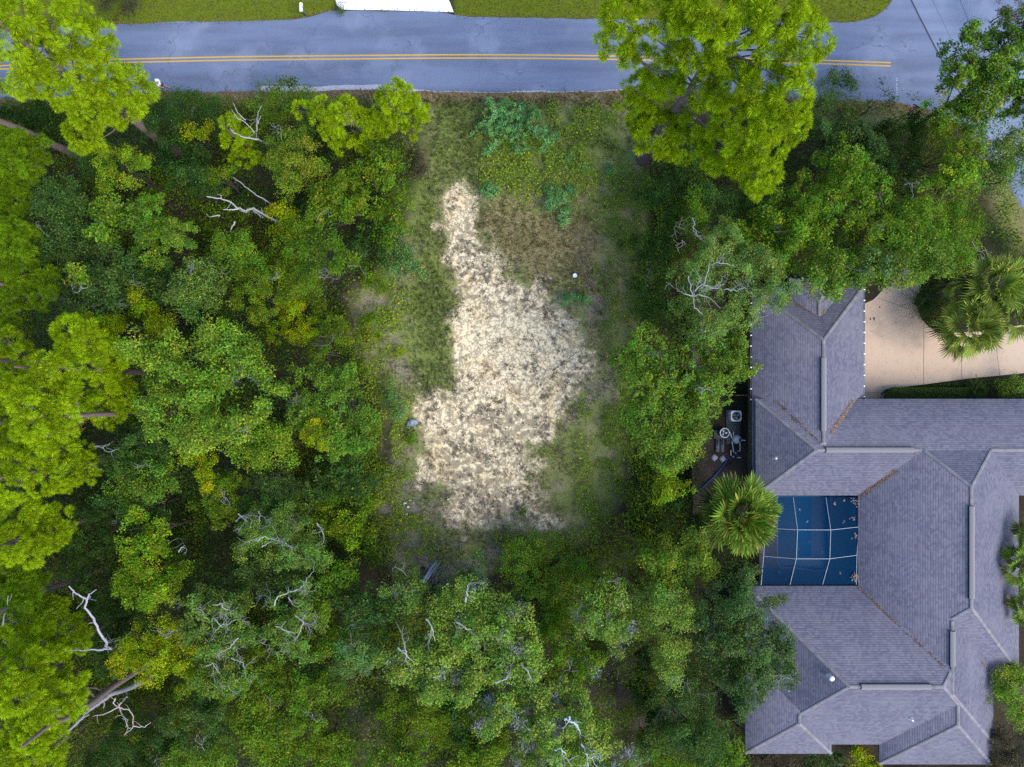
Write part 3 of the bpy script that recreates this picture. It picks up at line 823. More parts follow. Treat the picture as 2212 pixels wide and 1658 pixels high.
bx = thing('wooden_step', U(*D4(985,1420)), 'pair of grey wooden steps between the small platform and the filter', 'step')
for k in range(2):
    a = D4(880+k*125, 1255); b = D4(975+k*125, 1605); p, q = U(*a), U(*b)
    m = MB(); m.box((p[0],q[1],.02),(q[0],p[1],.2+.02*k),(.12,.125,.15)); m.build('tread', M_plain, bx)
    m = MB(); m.box((p[0]+.06,(p[1]+q[1])/2+.02,.2+.02*k),(q[0]-.1,p[1]-.06,.215+.02*k),(.015,.03,.05)); m.build('inset_panel', M_plain, bx)
for (zx, zy), lab in (((880,605),'pale diamond paving stone nearer the fence'),((1040,628),'pale diamond paving stone nearer the pool pump')):
    c = U(*D8(zx,zy)); m = MB(); m.obox((c[0],c[1],0.005),(.43,.43,.05),0.8 if zx < 900 else .72,(.36,.37,.43)); o = m.build('paving_stone', M_plain)
    tag(o, lab, 'paving stone', 'diamond paving stones in the plant yard')
hz = MB(); pts = [D8(1160,600),D8(1080,720),D8(1000,830),D8(930,910),D8(820,1020),D8(720,1120),D8(620,1210),D8(530,1320)]
hz.tube([U(x,y,.05)+np.array([.03*math.sin(i*2),0,0]) for i,(x,y) in enumerate(pts)], 0.055, 7, (0.01,0.05,0.24)); tag(hz.build('hose', M_paint, smooth=True), 'flat blue hose running diagonally from the pool pump to the fence', 'hose')

fence = thing('wooden_fence', U(1497,1060), 'brown board fence with an orange weathered top beside the plant yard', 'fence')
xf = UX(1497, 1.75); ys = np.arange(UY(1120,1.75), UY(640,1.75), 0.16)
bd = MB(); rl = MB()
for i, y in enumerate(ys):
    t = 1.72+0.05*random.random(); f = 0.7+0.6*random.random()
    bd.box((xf-.012,y,0.03),(xf+.012,y+.145,t),(0.085*f,0.06*f,0.035*f)); bd.box((xf-.0125,y,t),(xf+.0125,y+.145,t+.03),(0.26*f,0.14*f,0.05*f))
bd.build('fence_boards', M_plain, fence)
for z in (.4, 1.4): rl.box((xf+.014,ys[0],z),(xf+.054,ys[-1],z+.09),(.12,.08,.05))
rl.build('rail', M_plain, fence)
for y in ys[::15]:
    m = MB(); m.box((xf+.014,y,0),(xf+.105,y+.09,1.7),(.12,.085,.05)); m.build('post', M_plain, fence)
gate = MB(); q = U(*D4(1710,80), 1.2); gate.box((q[0]-.75,q[1]-.03,0),(q[0]+.6,q[1]+.03,1.2),(0.19,0.12,0.05)); 
for k in range(7): gate.box((q[0]-.75+k*.19,q[1]-.05,.05),(q[0]-.75+k*.19+.16,q[1]-.032,1.15),(0.17,0.11,0.045))
tag(gate.build('gate', M_plain), 'short orange brown wooden gate between the garage wall and the trees', 'gate')

# ------------------------------------------------------------------ street furniture, litter on the lot, the walker
mbx = thing('mailbox', U(658,31), 'white mailbox on a post at the lawn edge across the road', 'mailbox')
c = U(651,18,1.05)
m = MB(); sec = [(-.12,0),(.12,0),(.12,.14)]+[(.12*math.cos(a),.14+.12*math.sin(a)) for a in np.linspace(0.3,math.pi-.3,7)]+[(-.12,.14)]
n = len(sec); V = [(c[0]+x,c[1]-.3,1.05+z) for x,z in sec]+[(c[0]+x,c[1]+.3,1.05+z) for x,z in sec]
m.add(V, [(i,(i+1)%n,(i+1)%n+n,i+n) for i in range(n)], (.85,.85,.85)); m.add(V[:n], [list(range(n))], (.8,.8,.8)); m.add(V[n:], [list(range(n))[::-1]], (.8,.8,.8)); m.build('box', M_paint, mbx)
m = MB(); m.box((c[0]-.05,c[1]-.05,0),(c[0]+.05,c[1]+.05,1.049),(.10,.13,.10)); m.build('post', M_plain, mbx)
m = MB(); m.box((c[0]+.13,c[1]-.05,1.1),(c[0]+.145,c[1]-.0,1.38),(.5,.05,.04)); m.build('flag', M_paint, mbx)

sgn = thing('stop_sign', U(1935.6,262.4), 'red stop sign on a dark post at the grassy corner of the side road', 'stop sign')
b0 = U(1935.6,262.4); yaw = math.radians(172)        # the face looks west along the main road
m = MB(); m.tube([(b0[0],b0[1],0),(b0[0],b0[1],2.75)], .04, 8, (.03,.05,.045)); m.build('post', M_paint, sgn)
R = .38; nx = np.array([math.cos(yaw), math.sin(yaw), 0]); tx = np.array([-nx[1], nx[0], 0])
def plate(r, off, C, name):
    m = MB(); cc = np.array([b0[0],b0[1],2.25])+nx*off
    V = [cc+tx*r*math.cos(a)+np.array([0,0,r*math.sin(a)]) for a in np.linspace(0,2*math.pi,9)[:-1]+math.pi/8]
    Vb = [v-nx*.004 for v in V]
    m.add(V+Vb, [(i,(i+1)%8,(i+1)%8+8,i+8) for i in range(8)], C); m.add(V, [list(range(8))[::-1]], C); m.add(Vb, [list(range(8))], (.4,.4,.42))
    return m.build(name, M_paint, sgn)
plate(R, .055, (.8,.8,.8), 'border_plate'); face = plate(R*.93, .062, (.52,.02,.07), 'face_plate')
fc = bpy.data.curves.new('lettering', 'FONT'); fc.body = 'STOP'; fc.size = .30; fc.align_x = 'CENTER'; fc.align_y = 'CENTER'; fc.extrude = .002
tmp = bpy.data.objects.new('lettering', fc); COL.objects.link(tmp)
tmp.rotation_euler = (math.pi/2, 0, yaw+math.pi/2); tmp.location = (b0[0]+nx[0]*.07, b0[1]+nx[1]*.07, 2.25)
M_let = mat_attr('lettering_white', .5, .3); nt = M_let.node_tree; M_let.node_tree.nodes['Principled BSDF'].inputs['Base Color'].default_value = (.8,.8,.8,1)
for l in list(nt.links):
    if l.to_socket.name == 'Base Color': nt.links.remove(l)
fc.materials.append(M_let); bpy.context.view_layer.update()
me_l = bpy.data.meshes.new_from_object(tmp.evaluated_get(bpy.context.evaluated_depsgraph_get()))
mw = tmp.matrix_world.copy(); bpy.data.objects.remove(tmp); me_l.transform(mw)
lt = bpy.data.objects.new('lettering', me_l); COL.objects.link(lt); lt.parent = face
m = MB(); m.obox((b0[0]+.1,b0[1]-.02,2.76),(.85,.02,.16),math.radians(-32),(.01,.09,.05)); m.build('street_name_blade', M_paint, sgn)
m = MB(); b1 = U(2000.9,253.7); m.tube([(b1[0],b1[1],0),(b1[0],b1[1],.95)], .06, 8, (.03,.025,.02)); 
mk = thing('marker_post', b1, 'short dark marker post with an orange top beside the side road', 'post'); m.build('shaft', M_plain, mk)
m = MB(); m.lathe((b1[0],b1[1],.95), [(.065,0),(.065,.14),(.03,.17)], 10, (.3,.13,.03)); m.build('cap', M_plain, mk)

bk = thing('bucket', U(1241,597), 'round white bucket with a lid standing in the dry grass', 'bucket'); c = U(1241,597)
m = MB(); m.lathe((c[0],c[1],0), [(.13,0),(.155,.34)], 20, (.75,.74,.76)); m.build('pail', M_paint, bk, True)
m = MB(); m.lathe((c[0],c[1],.34), [(.168,-.03),(.168,.02),(.15,.03),(.14,.022),(.02,.022)], 20, (.8,.79,.82)); m.build('lid', M_paint, bk)
m = MB(); m.tube([(c[0]+.165*math.cos(a),c[1]+.16*math.sin(a)+.02,.37-.05*math.sin(a)) for a in np.linspace(0.1,3.04,12)], .008, 5, (.3,.3,.33)); m.build('handle', M_paint, bk)

def Z6(zx, zy): return ((1140+zx/13.82)*.73733, (1180+zy/13.82)*.73733)
tp = MB(); pts = {'a':(800,720,.28),'b':(900,665,.32),'c':(1190,745,.15),'d':(1190,850,.04),'e':(860,1050,.05),'f':(815,830,.34),'g':(640,930,.05),'h':(750,1060,.04),'i':(700,800,.12),'j':(1000,830,.30),'k':(950,950,.16)}
T = {k: U(*Z6(x,y), z) for k,(x,y,z) in pts.items()}
def tri(*k): tp.add([T[q] for q in k], [tuple(range(len(k)))], (.22,.25,.36))
tri('a','f','j','b'); tri('b','j','c'); tri('j','d','c'); tri('j','k','d'); tri('f','k','j'); tri('f','e','k'); tri('k','e','d'); tri('f','h','e'); tri('f','g','h'); tri('a','i','f'); tri('i','g','f')
o = tp.build('tarpaulin', M_cloth); tag(o, 'crumpled blue grey plastic sheet at the left edge of the sand', 'plastic sheet')
mo = o.modifiers.new('thickness', 'SOLIDIFY'); mo.thickness = 0.02
def Z7(zx, zy): return ((1140+zx/4.877)*.73733, (1420+zy/4.877)*.73733)
wp = thing('plank_pile', U(*Z7(560,1300)), 'pile of weathered grey planks lying slantwise below the sandy patch', 'planks')
a0 = math.atan2(1150-1440, -(560-480))
a0 = math.atan2(-(1150-1440), (640-440))
for k, (zx, zy, L, w, z) in enumerate(((560,1250,2.1,.2,.05),(530,1290,2.2,.16,.12),(590,1280,2.0,.18,.10),(500,1350,1.5,.2,.2),(620,1230,1.6,.14,.16),(560,1330,1.7,.12,.24))):
    c = U(*Z7(zx,zy)); m = MB(); f = .85+.4*random.random(); m.obox((c[0],c[1],z),(L*1.15,w,.045),a0+rng.normal(0,.05),(.34*f,.37*f,.46*f),.02*rng.normal()); m.build('plank', M_bark, wp)
tw = MB()
for k in range(60):
    c = U(*Z7(670+70*rng.normal(),1330+110*rng.normal())); an = a0+rng.normal(0,.6); L = .3+.5*rng.random()
    tw.tube([(c[0],c[1],.05),(c[0]+L*.5*math.cos(an),c[1]+L*.5*math.sin(an),.15),(c[0]+L*math.cos(an+.3),c[1]+L*math.sin(an+.3),.08)], .014, 4, (.24,.25,.32))
tag(tw.build('brushwood', M_twig), 'grey heap of dead brushwood right of the plank pile', 'brushwood', kind='stuff')
for k, (zx, zy, s, lab) in enumerate(((220,265,.2,'largest of the white paper scraps, highest up the litter patch'),(265,318,.17,'white scrap below the largest paper scrap'),(253,420,.2,'white crumpled bag, lowest of the litter patch'),(298,225,.13,'narrow white strip beside the sand, right of the paper scraps'),(843,212,.1,'single white scrap on the bare sand near its south end'),(345,258,.1,'small pale scrap rightmost in the litter patch'))):
    c = U(*Z7(zx,zy)); m = MB(); n = 7; th = np.linspace(0,6.2832,n+1)[:-1]
    r = s*(.6+.6*rng.random(n)); V = np.c_[c[0]+r*np.cos(th), c[1]+r*np.sin(th)*.7, .04+.1*rng.random(n)]
    V = np.vstack([V, [c[0],c[1],.16]]); m.add(V, [(i,(i+1)%n,n) for i in range(n)], (.62,.66,.68)); o = m.build('litter_scrap', M_cloth)
    mo = o.modifiers.new('thickness','SOLIDIFY'); mo.thickness = .01
    tag(o, lab, 'litter', 'white litter scraps by the sand')
# a thin dark pole lying across the weeds east of the sand
pl = MB()  # thin dark line over the weeds, drawn as a tapering tube
def R5(zx, zy): return (737.3+zx/2.9987, 553+zy/2.9987)
pl.tube([U(*R5(1370,745),.05),U(*R5(1430,702),.08),U(*R5(1480,660),.1),U(*R5(1545,617),.1),U(*R5(1600,570),.1),U(*R5(1700,495),.06)], [.024,.022,.02,.018,.014,.01], 6, (.10,.09,.085)); tag(pl.build('streak', M_bark), 'long thin dark pole lying across the weeds at the east edge of the sand', 'streak')

# walker at the roadside: body grown as one skinned surface, clothes as children
def skin_obj(name, J, E, R, mat, C, parent=None, sub=2):
    me = bpy.data.meshes.new(name); me.from_pydata([tuple(j) for j in J], E, [])
    o = bpy.data.objects.new(name, me); COL.objects.link(o)
    sk = o.modifiers.new('skin','SKIN'); sk.use_smooth_shade = True
    for i, v in enumerate(me.skin_vertices[0].data):
        r = R[i]; v.radius = (r, r) if not isinstance(r, tuple) else r; v.use_root = (i == 0)
    ss = o.modifiers.new('smooth','SUBSURF'); ss.levels = sub; ss.render_levels = sub
    m, nt, p, out = mat_new(name+'_surface'); p.inputs['Base Color'].default_value = (*C, 1); p.inputs['Roughness'].default_value = .8
    n = noise(nt, geo_pos(nt), 30, 3); nt.links.new(mixc(nt, n, tuple(v*.85 for v in C), tuple(min(1,v*1.12) for v in C)), p.inputs['Base Color'])
    me.materials.append(m)
    if parent: o.parent = parent
    return o
pf = U(358.9,194.7); 
def W(x, y, z): return (pf[0]+x, pf[1]+y, z)      # walks toward +X, left side is +Y
J = [W(0,0,.95),W(.02,0,1.18),W(.04,0,1.40),W(.06,0,1.50),W(.08,0,1.60),W(.10,0,1.70),
     W(.05,.19,1.40),W(-.06,.27,1.14),W(.06,.30,.92),W(.05,-.19,1.40),W(.12,-.27,1.14),W(.30,-.26,1.0),
     W(.0,.10,.90),W(.20,.11,.52),W(.30,.12,.10),W(.44,.12,.05),W(.0,-.10,.90),W(-.02,-.11,.50),W(-.30,-.12,.14),W(-.20,-.12,.05),
     W(.10,.32,.84),W(.36,-.25,1.0)]
E = [(0,1),(1,2),(2,3),(3,4),(4,5),(2,6),(6,7),(7,8),(2,9),(9,10),(10,11),(0,12),(12,13),(13,14),(14,15),(0,16),(16,17),(17,18),(18,19),(8,20),(11,21)]
Rr = [.13,.13,.14,.055,.085,.09,.065,.045,.034,.065,.045,.034,.09,.06,.045,.035,.09,.06,.045,.035,.03,.03]
person = skin_obj('person', J, E, Rr, None, (.42,.24,.16))
tag(person, 'person in a white shirt and dark shorts walking along the road edge', 'person')
skin_obj('shirt', [W(0,0,1.02),W(.02,0,1.2),W(.04,0,1.40),W(.05,.2,1.40),W(-.02,.26,1.25),W(.05,-.2,1.40),W(.09,-.26,1.25)], [(0,1),(1,2),(2,3),(3,4),(2,5),(5,6)], [.17,.17,.165,.09,.075,.09,.075], None, (.8,.8,.85), person)
skin_obj('shorts', [W(0,0,.98),W(.02,.1,.88),W(.12,.11,.66),W(.0,-.1,.88),W(-.01,-.11,.64)], [(0,1),(1,2),(0,3),(3,4)], [.15,.115,.095,.115,.095], None, (.02,.03,.08), person)
for s, (x, y) in enumerate(((.30,.12),(-.28,-.12))):
    skin_obj('shoe', [W(x-.04,y,.06),W(x+.08,y,.05),W(x+.18,y,.045)], [(0,1),(1,2)], [.06,.055,.045], None, (.02,.02,.025), person)
hat = MB(); c = W(.10,0,1.72); hat.lathe(c, [(.12,-.02),(.125,.03),(.09,.09),(.02,.115)], 16, (.75,.76,.8)); hat.obox((c[0]+.15,c[1],c[2]-.015),(.14,.15,.015),0,(.75,.76,.8))
h_ = hat.build('cap', M_cloth, None, True); h_.parent = person

# ------------------------------------------------------------------ foliage
TONE = {  # leaf colours A, B, fleck colour, share of flecks
 'mid': ((0.067, 0.1314, 0.0077), (0.1288, 0.2126, 0.0141), (0.2576, 0.2576, 0.0129), 0.05),
 'lush': ((0.0968, 0.172, 0.0108), (0.1855, 0.2755, 0.0188), (0.3226, 0.3494, 0.0134), 0.08),
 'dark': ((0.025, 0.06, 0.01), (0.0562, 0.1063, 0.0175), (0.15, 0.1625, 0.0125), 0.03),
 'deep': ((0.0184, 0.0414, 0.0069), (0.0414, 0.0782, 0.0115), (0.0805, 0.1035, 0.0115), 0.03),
 'blue': ((0.0352, 0.0726, 0.0143), (0.0748, 0.1276, 0.0242), (0.165, 0.198, 0.022), 0.06),
 'pale': ((.078,.138,.018),(.155,.230,.036),(.24,.28,.04),.10),
 'olive': ((0.0713, 0.1288, 0.0063), (0.1437, 0.2061, 0.0113), (0.253, 0.2576, 0.0127), 0.07),
 'gold': ((0.1485, 0.1997, 0.0033), (0.264, 0.3146, 0.0055), (0.396, 0.3388, 0.011), 0.12),
 'lime': ((0.1139, 0.1898, 0.0076), (0.2088, 0.291, 0.0127), (0.3162, 0.3289, 0.0127), 0.08),
 'rust': ((0.094, 0.1581, 0.0088), (0.1829, 0.2403, 0.0154), (0.2926, 0.215, 0.033), 0.13),
 'teal': ((0.0605, 0.1375, 0.0242), (0.121, 0.22, 0.0495), (0.308, 0.264, 0.033), 0.06),
 'fennel': ((0.108, 0.24, 0.066), (0.18, 0.36, 0.114), (0.24, 0.36, 0.072), 0.1),
 'mossy': ((.095,.165,.015),(.195,.280,.032),(.30,.34,.03),.12),
 'orange': ((.26,.13,.02),(.40,.22,.03),(.20,.16,.02),.1),
 'brown': ((.050,.035,.022),(.090,.065,.040),(.09,.10,.03),.20),
 'pine': ((.165,.285,.004),(.315,.450,.008),(.40,.45,.012),.12),
 'pine_deep': ((.085,.180,.005),(.165,.280,.008),(.22,.29,.01),.08),
 'palm':  ((.070,.140,.014),(.145,.220,.026),(.24,.22,.04),.12),
 'palm_blue': ((0.1001, 0.1659, 0.0227), (0.2002, 0.2574, 0.041), (0.2431, 0.2402, 0.0455), 0.1),
}
def unit(a): return a/(np.linalg.norm(a, axis=-1, keepdims=True)+1e-9)
def leaf_cols(tone, n, clump=None):
    A, B, Fk, sh = TONE[tone]
    t = rng.random((n, 1))
    c = np.array(A)*(1-t)+np.array(B)*t
    if clump is not None: c = c*clump[:, None]
    fl = rng.random(n) < sh
    c[fl] = np.array(Fk)*(0.7+0.6*rng.random((fl.sum(), 1)))
    return c*(0.85+0.3*rng.random((n, 1)))
def add_leaves(mb, P, N, size, C, ratio=0.5):
    n = len(P)
    if n == 0: return
    N = unit(N)
    R = rng.normal(size=(n, 3))
    T = unit(np.cross(N, R)); B = np.cross(N, T)
    s = np.asarray(size).reshape(-1, 1)
    T = T*s*0.5; B = B*s*0.5*ratio
    dr = N*s*0.12
    V = np.stack([P-T-dr, P+B, P+T-dr, P-B], 1).reshape(-1, 3)
    mb.add(V, np.arange(4*n).reshape(n, 4), C)

def foliage(mb, lobes, tone, dens=6.6, per=40, size=(.085,.165), flat=.75, gap=.31, cr=.33, ratio=.5):
    """Leaf clumps spread over the outside of a set of overlapping lobes (x, y, z, r)."""
    L = np.array(lobes)
    K, Nn = [], []
    for i, (x, y, z, r) in enumerate(L):
        m = max(6, int(2*math.pi*r*r*dens*0.9))
        d = unit(rng.normal(size=(m, 3)))
        d[:, 2] = np.where(d[:, 2] < -0.25, -d[:, 2], d[:, 2])
        k = 0.70+0.38*rng.random((m, 1)); k = np.where(rng.random((m, 1)) < .12, k+.22*rng.random((m, 1)), k)
        P = np.array([x, y, z])+d*np.array([r, r, r*flat])*k
        keep = np.ones(m, bool)
        for j, (a, b, c, q) in enumerate(L):
            if j == i: continue
            e = (P-np.array([a, b, c]))/np.array([q, q, q*flat])
            keep &= (e**2).sum(1) > 0.62
        keep &= (fbm(P[:, 0]*0.9+z*3, P[:, 1]*0.9+7, 2) > gap) | (rng.random(m) < 0.25)
        K.append(P[keep]); Nn.append(d[keep])
    KL = K; K = np.concatenate(K); Nn = np.concatenate(Nn)
    if len(K) == 0: return
    o1, o2 = rng.random()*90, rng.random()*90
    dx = fbm(K[:, 0]*.55+o1, K[:, 1]*.55+o2, 3)-.5; dy = fbm(K[:, 0]*.55+o2+40, K[:, 1]*.55+o1, 3)-.5; dz = fbm(K[:, 0]*.8+o1, K[:, 1]*.8+o1, 2)-.5
    ra = min(1.0, L[:, 3].mean()/.9)
    K = K+np.c_[dx*3.0, dy*3.0, dz*1.6]*ra
    fs = .82+.62*rng.random()**1.5; size = (size[0]*fs, size[1]*fs); cr = cr*(.8+.5*rng.random()); per = int(per/fs**1.3)
    cl = 0.55+0.85*rng.random(len(K))
    idx = np.repeat(np.arange(len(K)), per)
    n = len(idx)
    P = K[idx]+unit(rng.normal(size=(n, 3)))*(cr*rng.random((n, 1))**0.5)*np.array([1.15, 1.15, 0.8])
    N = Nn[idx]*0.7+np.array([0, 0, 0.75])+rng.normal(size=(n, 3))*0.55
    s = size[0]+(size[1]-size[0])*rng.random(n)
    lob = np.concatenate([np.full(len(q), i) for i, q in enumerate(KL)]); lt = (.8+.4*rng.random(len(L)))[lob]; lr = (.85+.3*rng.random(len(L)))[lob]
    cl = cl*lt
    hue = np.c_[lr, np.ones(len(K)), np.ones(len(K))]*np.c_[.68+.48*rng.random(len(K)), 1.02+0*rng.random(len(K)), .8+.6*rng.random(len(K))]
    add_leaves(mb, P, N, s, leaf_cols(tone, n, cl[idx])*hue[idx], ratio)

def sublobes(x, y, zc, r, ztop):
    out = []
    n = int(np.clip(3+r*2.6, 4, 16))
    a0 = rng.random()*6.28
    for k in range(n):
        d = r*0.72*math.sqrt((k+0.3)/n)
        a = a0+k*2.399+rng.normal()*.25
        rs = r*(0.30+0.20*rng.random())*(1.15 if n < 6 else 1.0)
        z = zc+(ztop-zc)*(1-(d/r)**2)*(0.55+0.5*rng.random())-rs*.35
        out.append((x+d*math.cos(a), y+d*math.sin(a), z, rs))
    return out

def wiggle(p, d, L, r, lev, out, up=0.15):
    """Recursive bare branch: list of (points, radii)."""
    n = 5; P = [np.array(p, float)]; d = unit(np.array(d, float))
    for i in range(n):
        d = unit(d+rng.normal(size=3)*np.array([.34,.34,.16])+np.array([0, 0, up*.2]))
        P.append(P[-1]+d*L/n)
    out.append((P, np.linspace(r, r*0.45, n+1)))
    if lev > 0:
        for i in range(2, n+1):
            if rng.random() < 0.75:
                e = unit(d+rng.normal(size=3)*np.array([.9,.9,.3]))
                wiggle(P[i], e, L*(.45+.25*rng.random()), r*.55, lev-1, out, up)

def trunk_mesh(mb, base, top, r, C, lobes, nl=6):
    base = np.array(base, float); top = np.array(top, float)
    t = np.linspace(0, 1, 7)[:, None]
    P = base+(top-base)*t+np.c_[rng.normal(0, .12, 7), rng.normal(0, .12, 7), np.zeros(7)]*t*(1-t)*4
    P[0] = base
    rr = r*(1.0-0.7*t[:, 0]); rr[0] *= 1.35
    mb.tube(P, rr, 8, C)
    for l in lobes[:nl]:
        k = 2+int(rng.integers(3)); s = P[k]; e = np.array(l[:3]); m = (s+e)/2+np.array([0, 0, -.15*np.linalg.norm(e-s)])
        mb.tube([s, m, e], [rr[k]*.6, rr[k]*.42, rr[k]*.16], 6, C)

GROUP_T = 'broadleaf trees around the clearing'
GROUP_S = 'shrubs around the clearing'
def broad(label, tone, h, twig, moss, lobes, gloss=False, name=None, cat=None, group=None, **kw):
    zc = h*0.66
    L = []; cx = cy_ = wsum = 0
    for px, py, r in lobes:
        c = U(px, py, h*0.82); rm = 1.16*r*(H-h*0.82)/H/S
        L += sublobes(c[0], c[1], zc, rm, h) if rm > 0.7 else [(c[0], c[1], h-rm*.6, rm)]
        cx += c[0]*rm; cy_ += c[1]*rm; wsum += rm
    cx /= wsum; cy_ /= wsum
    big = h >= 5
    t = thing(name or ('broadleaf_tree' if big else 'shrub'), (cx, cy_, 0), label, cat or ('tree' if big else 'shrub'), group or (GROUP_T if big else GROUP_S))
    m = MB(); foliage(m, L, tone, **kw); m.build('crown' if big else 'foliage', M_gloss if gloss else M_leaf, t)
    m = MB(); g = .7+.5*rng.random()
    order = sorted(L, key=lambda q: -q[3])
    trunk_mesh(m, (cx, cy_, 0), (cx, cy_, h*.72), (.026 if big else .024)*h**.75, (.055*g,.048*g,.038*g), order, 9 if big else 4)
    m.build('trunk' if big else 'stem', M_bark, t, True)
    for k in range((twig*5+4)//9):
        q = L[int(rng.integers(len(L)))]; segs = []
        s = np.array([q[0]+rng.normal()*q[3]*.2, q[1]+rng.normal()*q[3]*.2, q[2]+q[3]*.60])
        a = rng.random()*6.28
        wiggle(s, (math.cos(a), math.sin(a), .22), .7+.8*rng.random(), .024, 2, segs)
        m = MB(); g = .6+.5*rng.random()
        for P, rr in segs: m.tube(P, np.maximum(rr, .009), 4, np.array((.21,.21,.205))*g, False)
        m.build('bare_branch', M_twig, t)
    for k in range(moss):
        m = MB(); q = L[int(rng.integers(len(L)))]
        s = np.array([q[0]+rng.normal()*q[3]*.4, q[1]+rng.normal()*q[3]*.4, q[2]+q[3]*.66]); n = 80
        P = s+rng.normal(size=(n, 3))*np.array([.26,.26,.2])
        add_leaves(m, P, rng.normal(size=(n, 3))+np.array([0,0,.3]), .12+.22*rng.random(n), np.array((.22,.22,.26))*(.6+.7*rng.random((n,1))), .16)
        m.build('moss_clump', M_twig, t)
    return t

# ---- pines
def nearest_z(px, py, base, h):
    zs = np.linspace(h*.45, h*.98, 40)
    d = [np.linalg.norm(U(px, py, z)[:2]-base[:2]) for z in zs]
    return float(zs[int(np.argmin(d))])
TUFT_N = 130
def tuft_dirs(axis, n):
    d = unit(rng.normal(size=(n, 3)))
    d = unit(d-axis*(d*axis).sum(1)[:, None])
    th = np.radians(18+88*rng.random((n, 1))**.75)
    d = axis*np.cos(th)+d*np.sin(th)
    return d
def pine(label, tone, base_px, h, lobes, trunk_r=.26, pull=0.0, tuft=.37, name='pine_tree', dens=4.6):
    mean = np.array([l[:2] for l in lobes]).mean(0); base_px = tuple(np.array(base_px)+pull*(mean-np.array(base_px)))
    base = U(*base_px)
    t = thing(name, base, label, 'pine tree', 'tall pines leaning out of the picture')
    m = MB(); w = MB()
    Ls = []
    for px, py, r in lobes:
        z = nearest_z(px, py, base, h)+rng.normal()*.35
        c = U(px, py, z); rm = 1.06*r*(H-z)/H/S
        Ls.append((*c, rm))
    LA = np.array(Ls)
    top = LA[np.argmax(LA[:, 2])]
    apex = np.array([base[0]*.75+LA[:, 0].mean()*.25, base[1]*.75+LA[:, 1].mean()*.25, h*.96])
    tt = np.linspace(0, 1, 9)[:, None]
    P = base+(apex-base)*tt+np.c_[rng.normal(0, .10, 9), rng.normal(0, .10, 9), np.zeros(9)]*tt
    P[0] = base
    rr = trunk_r*(1-.75*tt[:, 0]); rr[0] *= 1.3
    w.tube(P, rr, 10, (.13,.095,.088))
    w.build('trunk', M_bark, t, True)
    br = MB()
    for x, y, z, r in Ls:
        k = max(0.3, min(.97, (z-1.2)/h)); s = base+(apex-base)*k; e = np.array([x, y, z-r*.2])
        mid = (s+e)/2+np.array([0, 0, -.3]); br.tube([s, mid, e], [.07, .05, .025], 6, (.11,.09,.08))
        for q in range(3):
            a = rng.random()*6.28; f = e+np.array([math.cos(a)*r*.7, math.sin(a)*r*.7, .15*r]); br.tube([(mid+e)/2, (e+f)/2-np.array([0,0,.05]), f], [.025,.02,.01], 5, (.11,.09,.08))
    br.build('branches', M_bark, t)
    tc = []; ax = []
    for i, (x, y, z, r) in enumerate(Ls):
        n = max(8, int(2*math.pi*r*r*dens))
        d = unit(rng.normal(size=(n, 3))); d[:, 2] = np.where(d[:, 2] < -.3, -d[:, 2], d[:, 2])
        p = np.array([x, y, z])+d*np.array([r, r, r*.62])*(.80+.24*rng.random((n, 1)))
        keep = np.ones(n, bool)
        for j, (a, b, c, q) in enumerate(Ls):
            if j != i: keep &= ((((p-np.array([a,b,c]))/np.array([q,q,q*.62]))**2).sum(1) > .5)
        tc.append(p[keep]); ax.append(unit(d[keep]*.8+np.array([0,0,.7])))
    tc = np.concatenate(tc); ax = np.concatenate(ax); nt_ = len(tc)
    idx = np.repeat(np.arange(nt_), TUFT_N); n = len(idx)
    D = tuft_dirs(ax[idx], n)
    ln = (tuft*(.75+.45*rng.random(nt_)))[idx]*(.85+.2*rng.random(n))
    side = unit(np.cross(D, rng.normal(size=(n, 3))))*(.0075+.004*rng.random((n, 1)))
    b = tc[idx]+D*.04; mid = b+D*ln[:, None]*.55; tip = b+D*ln[:, None]-np.array([0, 0, .14])*ln[:, None]
    V = np.stack([b, mid+side*1.3, tip, mid-side*1.3], 1).reshape(-1, 3)
    C = leaf_cols(tone, n, (.55+.7*rng.random(nt_))[idx])
    m.add(V, np.arange(4*n).reshape(n, 4), C)
    m.build('crown', M_pine, t)
    return t

pine('giant bright yellow green pine overhanging the road at the top right', 'pine', (1388,345), 21,
 [(1350,40,45),(1330,95,38),(1420,30,50),(1480,20,50),(1540,30,60),(1610,30,60),(1680,30,55),(1730,60,45),(1758,90,32),(1370,122,30),(1450,100,45),(1520,100,55),(1590,110,60),(1660,110,55),(1720,130,45),(1430,170,40),(1390,200,42),(1368,230,36),(1440,240,55),(1420,290,50),(1470,310,40),(1510,180,50),(1580,190,60),(1650,190,55),(1700,210,45),(1520,260,45),(1590,270,55),(1650,260,50),(1710,270,35),(1560,330,45),(1610,340,45),(1660,330,35),(1650,385,30),(1632,402,24),(1728,180,30),(1500,-30,60),(1600,-30,60),(1690,-25,50)], .42)
pine('long bright pine sprawling over the left end of the road', 'pine', (385,330), 20,
 [(40,30,50),(110,20,48),(160,22,28),(20,90,38),(90,95,46),(140,80,45),(200,90,42),(230,108,24),(30,160,42),(60,185,32),(90,130,38),(170,150,46),(220,170,46),(140,200,38),(290,180,36),(312,200,24),(250,220,45),(200,240,42),(270,250,30),(180,290,36),(195,310,25),(298,232,22),(120,165,30)], .36)
pine('pine with a long slanting trunk below the sprawling roadside pine', 'pine_deep', (205,352), 17,
 [(15,300,32),(50,318,32),(88,325,26),(20,350,36),(65,352,28),(15,400,42),(32,440,36),(15,480,38),(70,378,20)], .34)
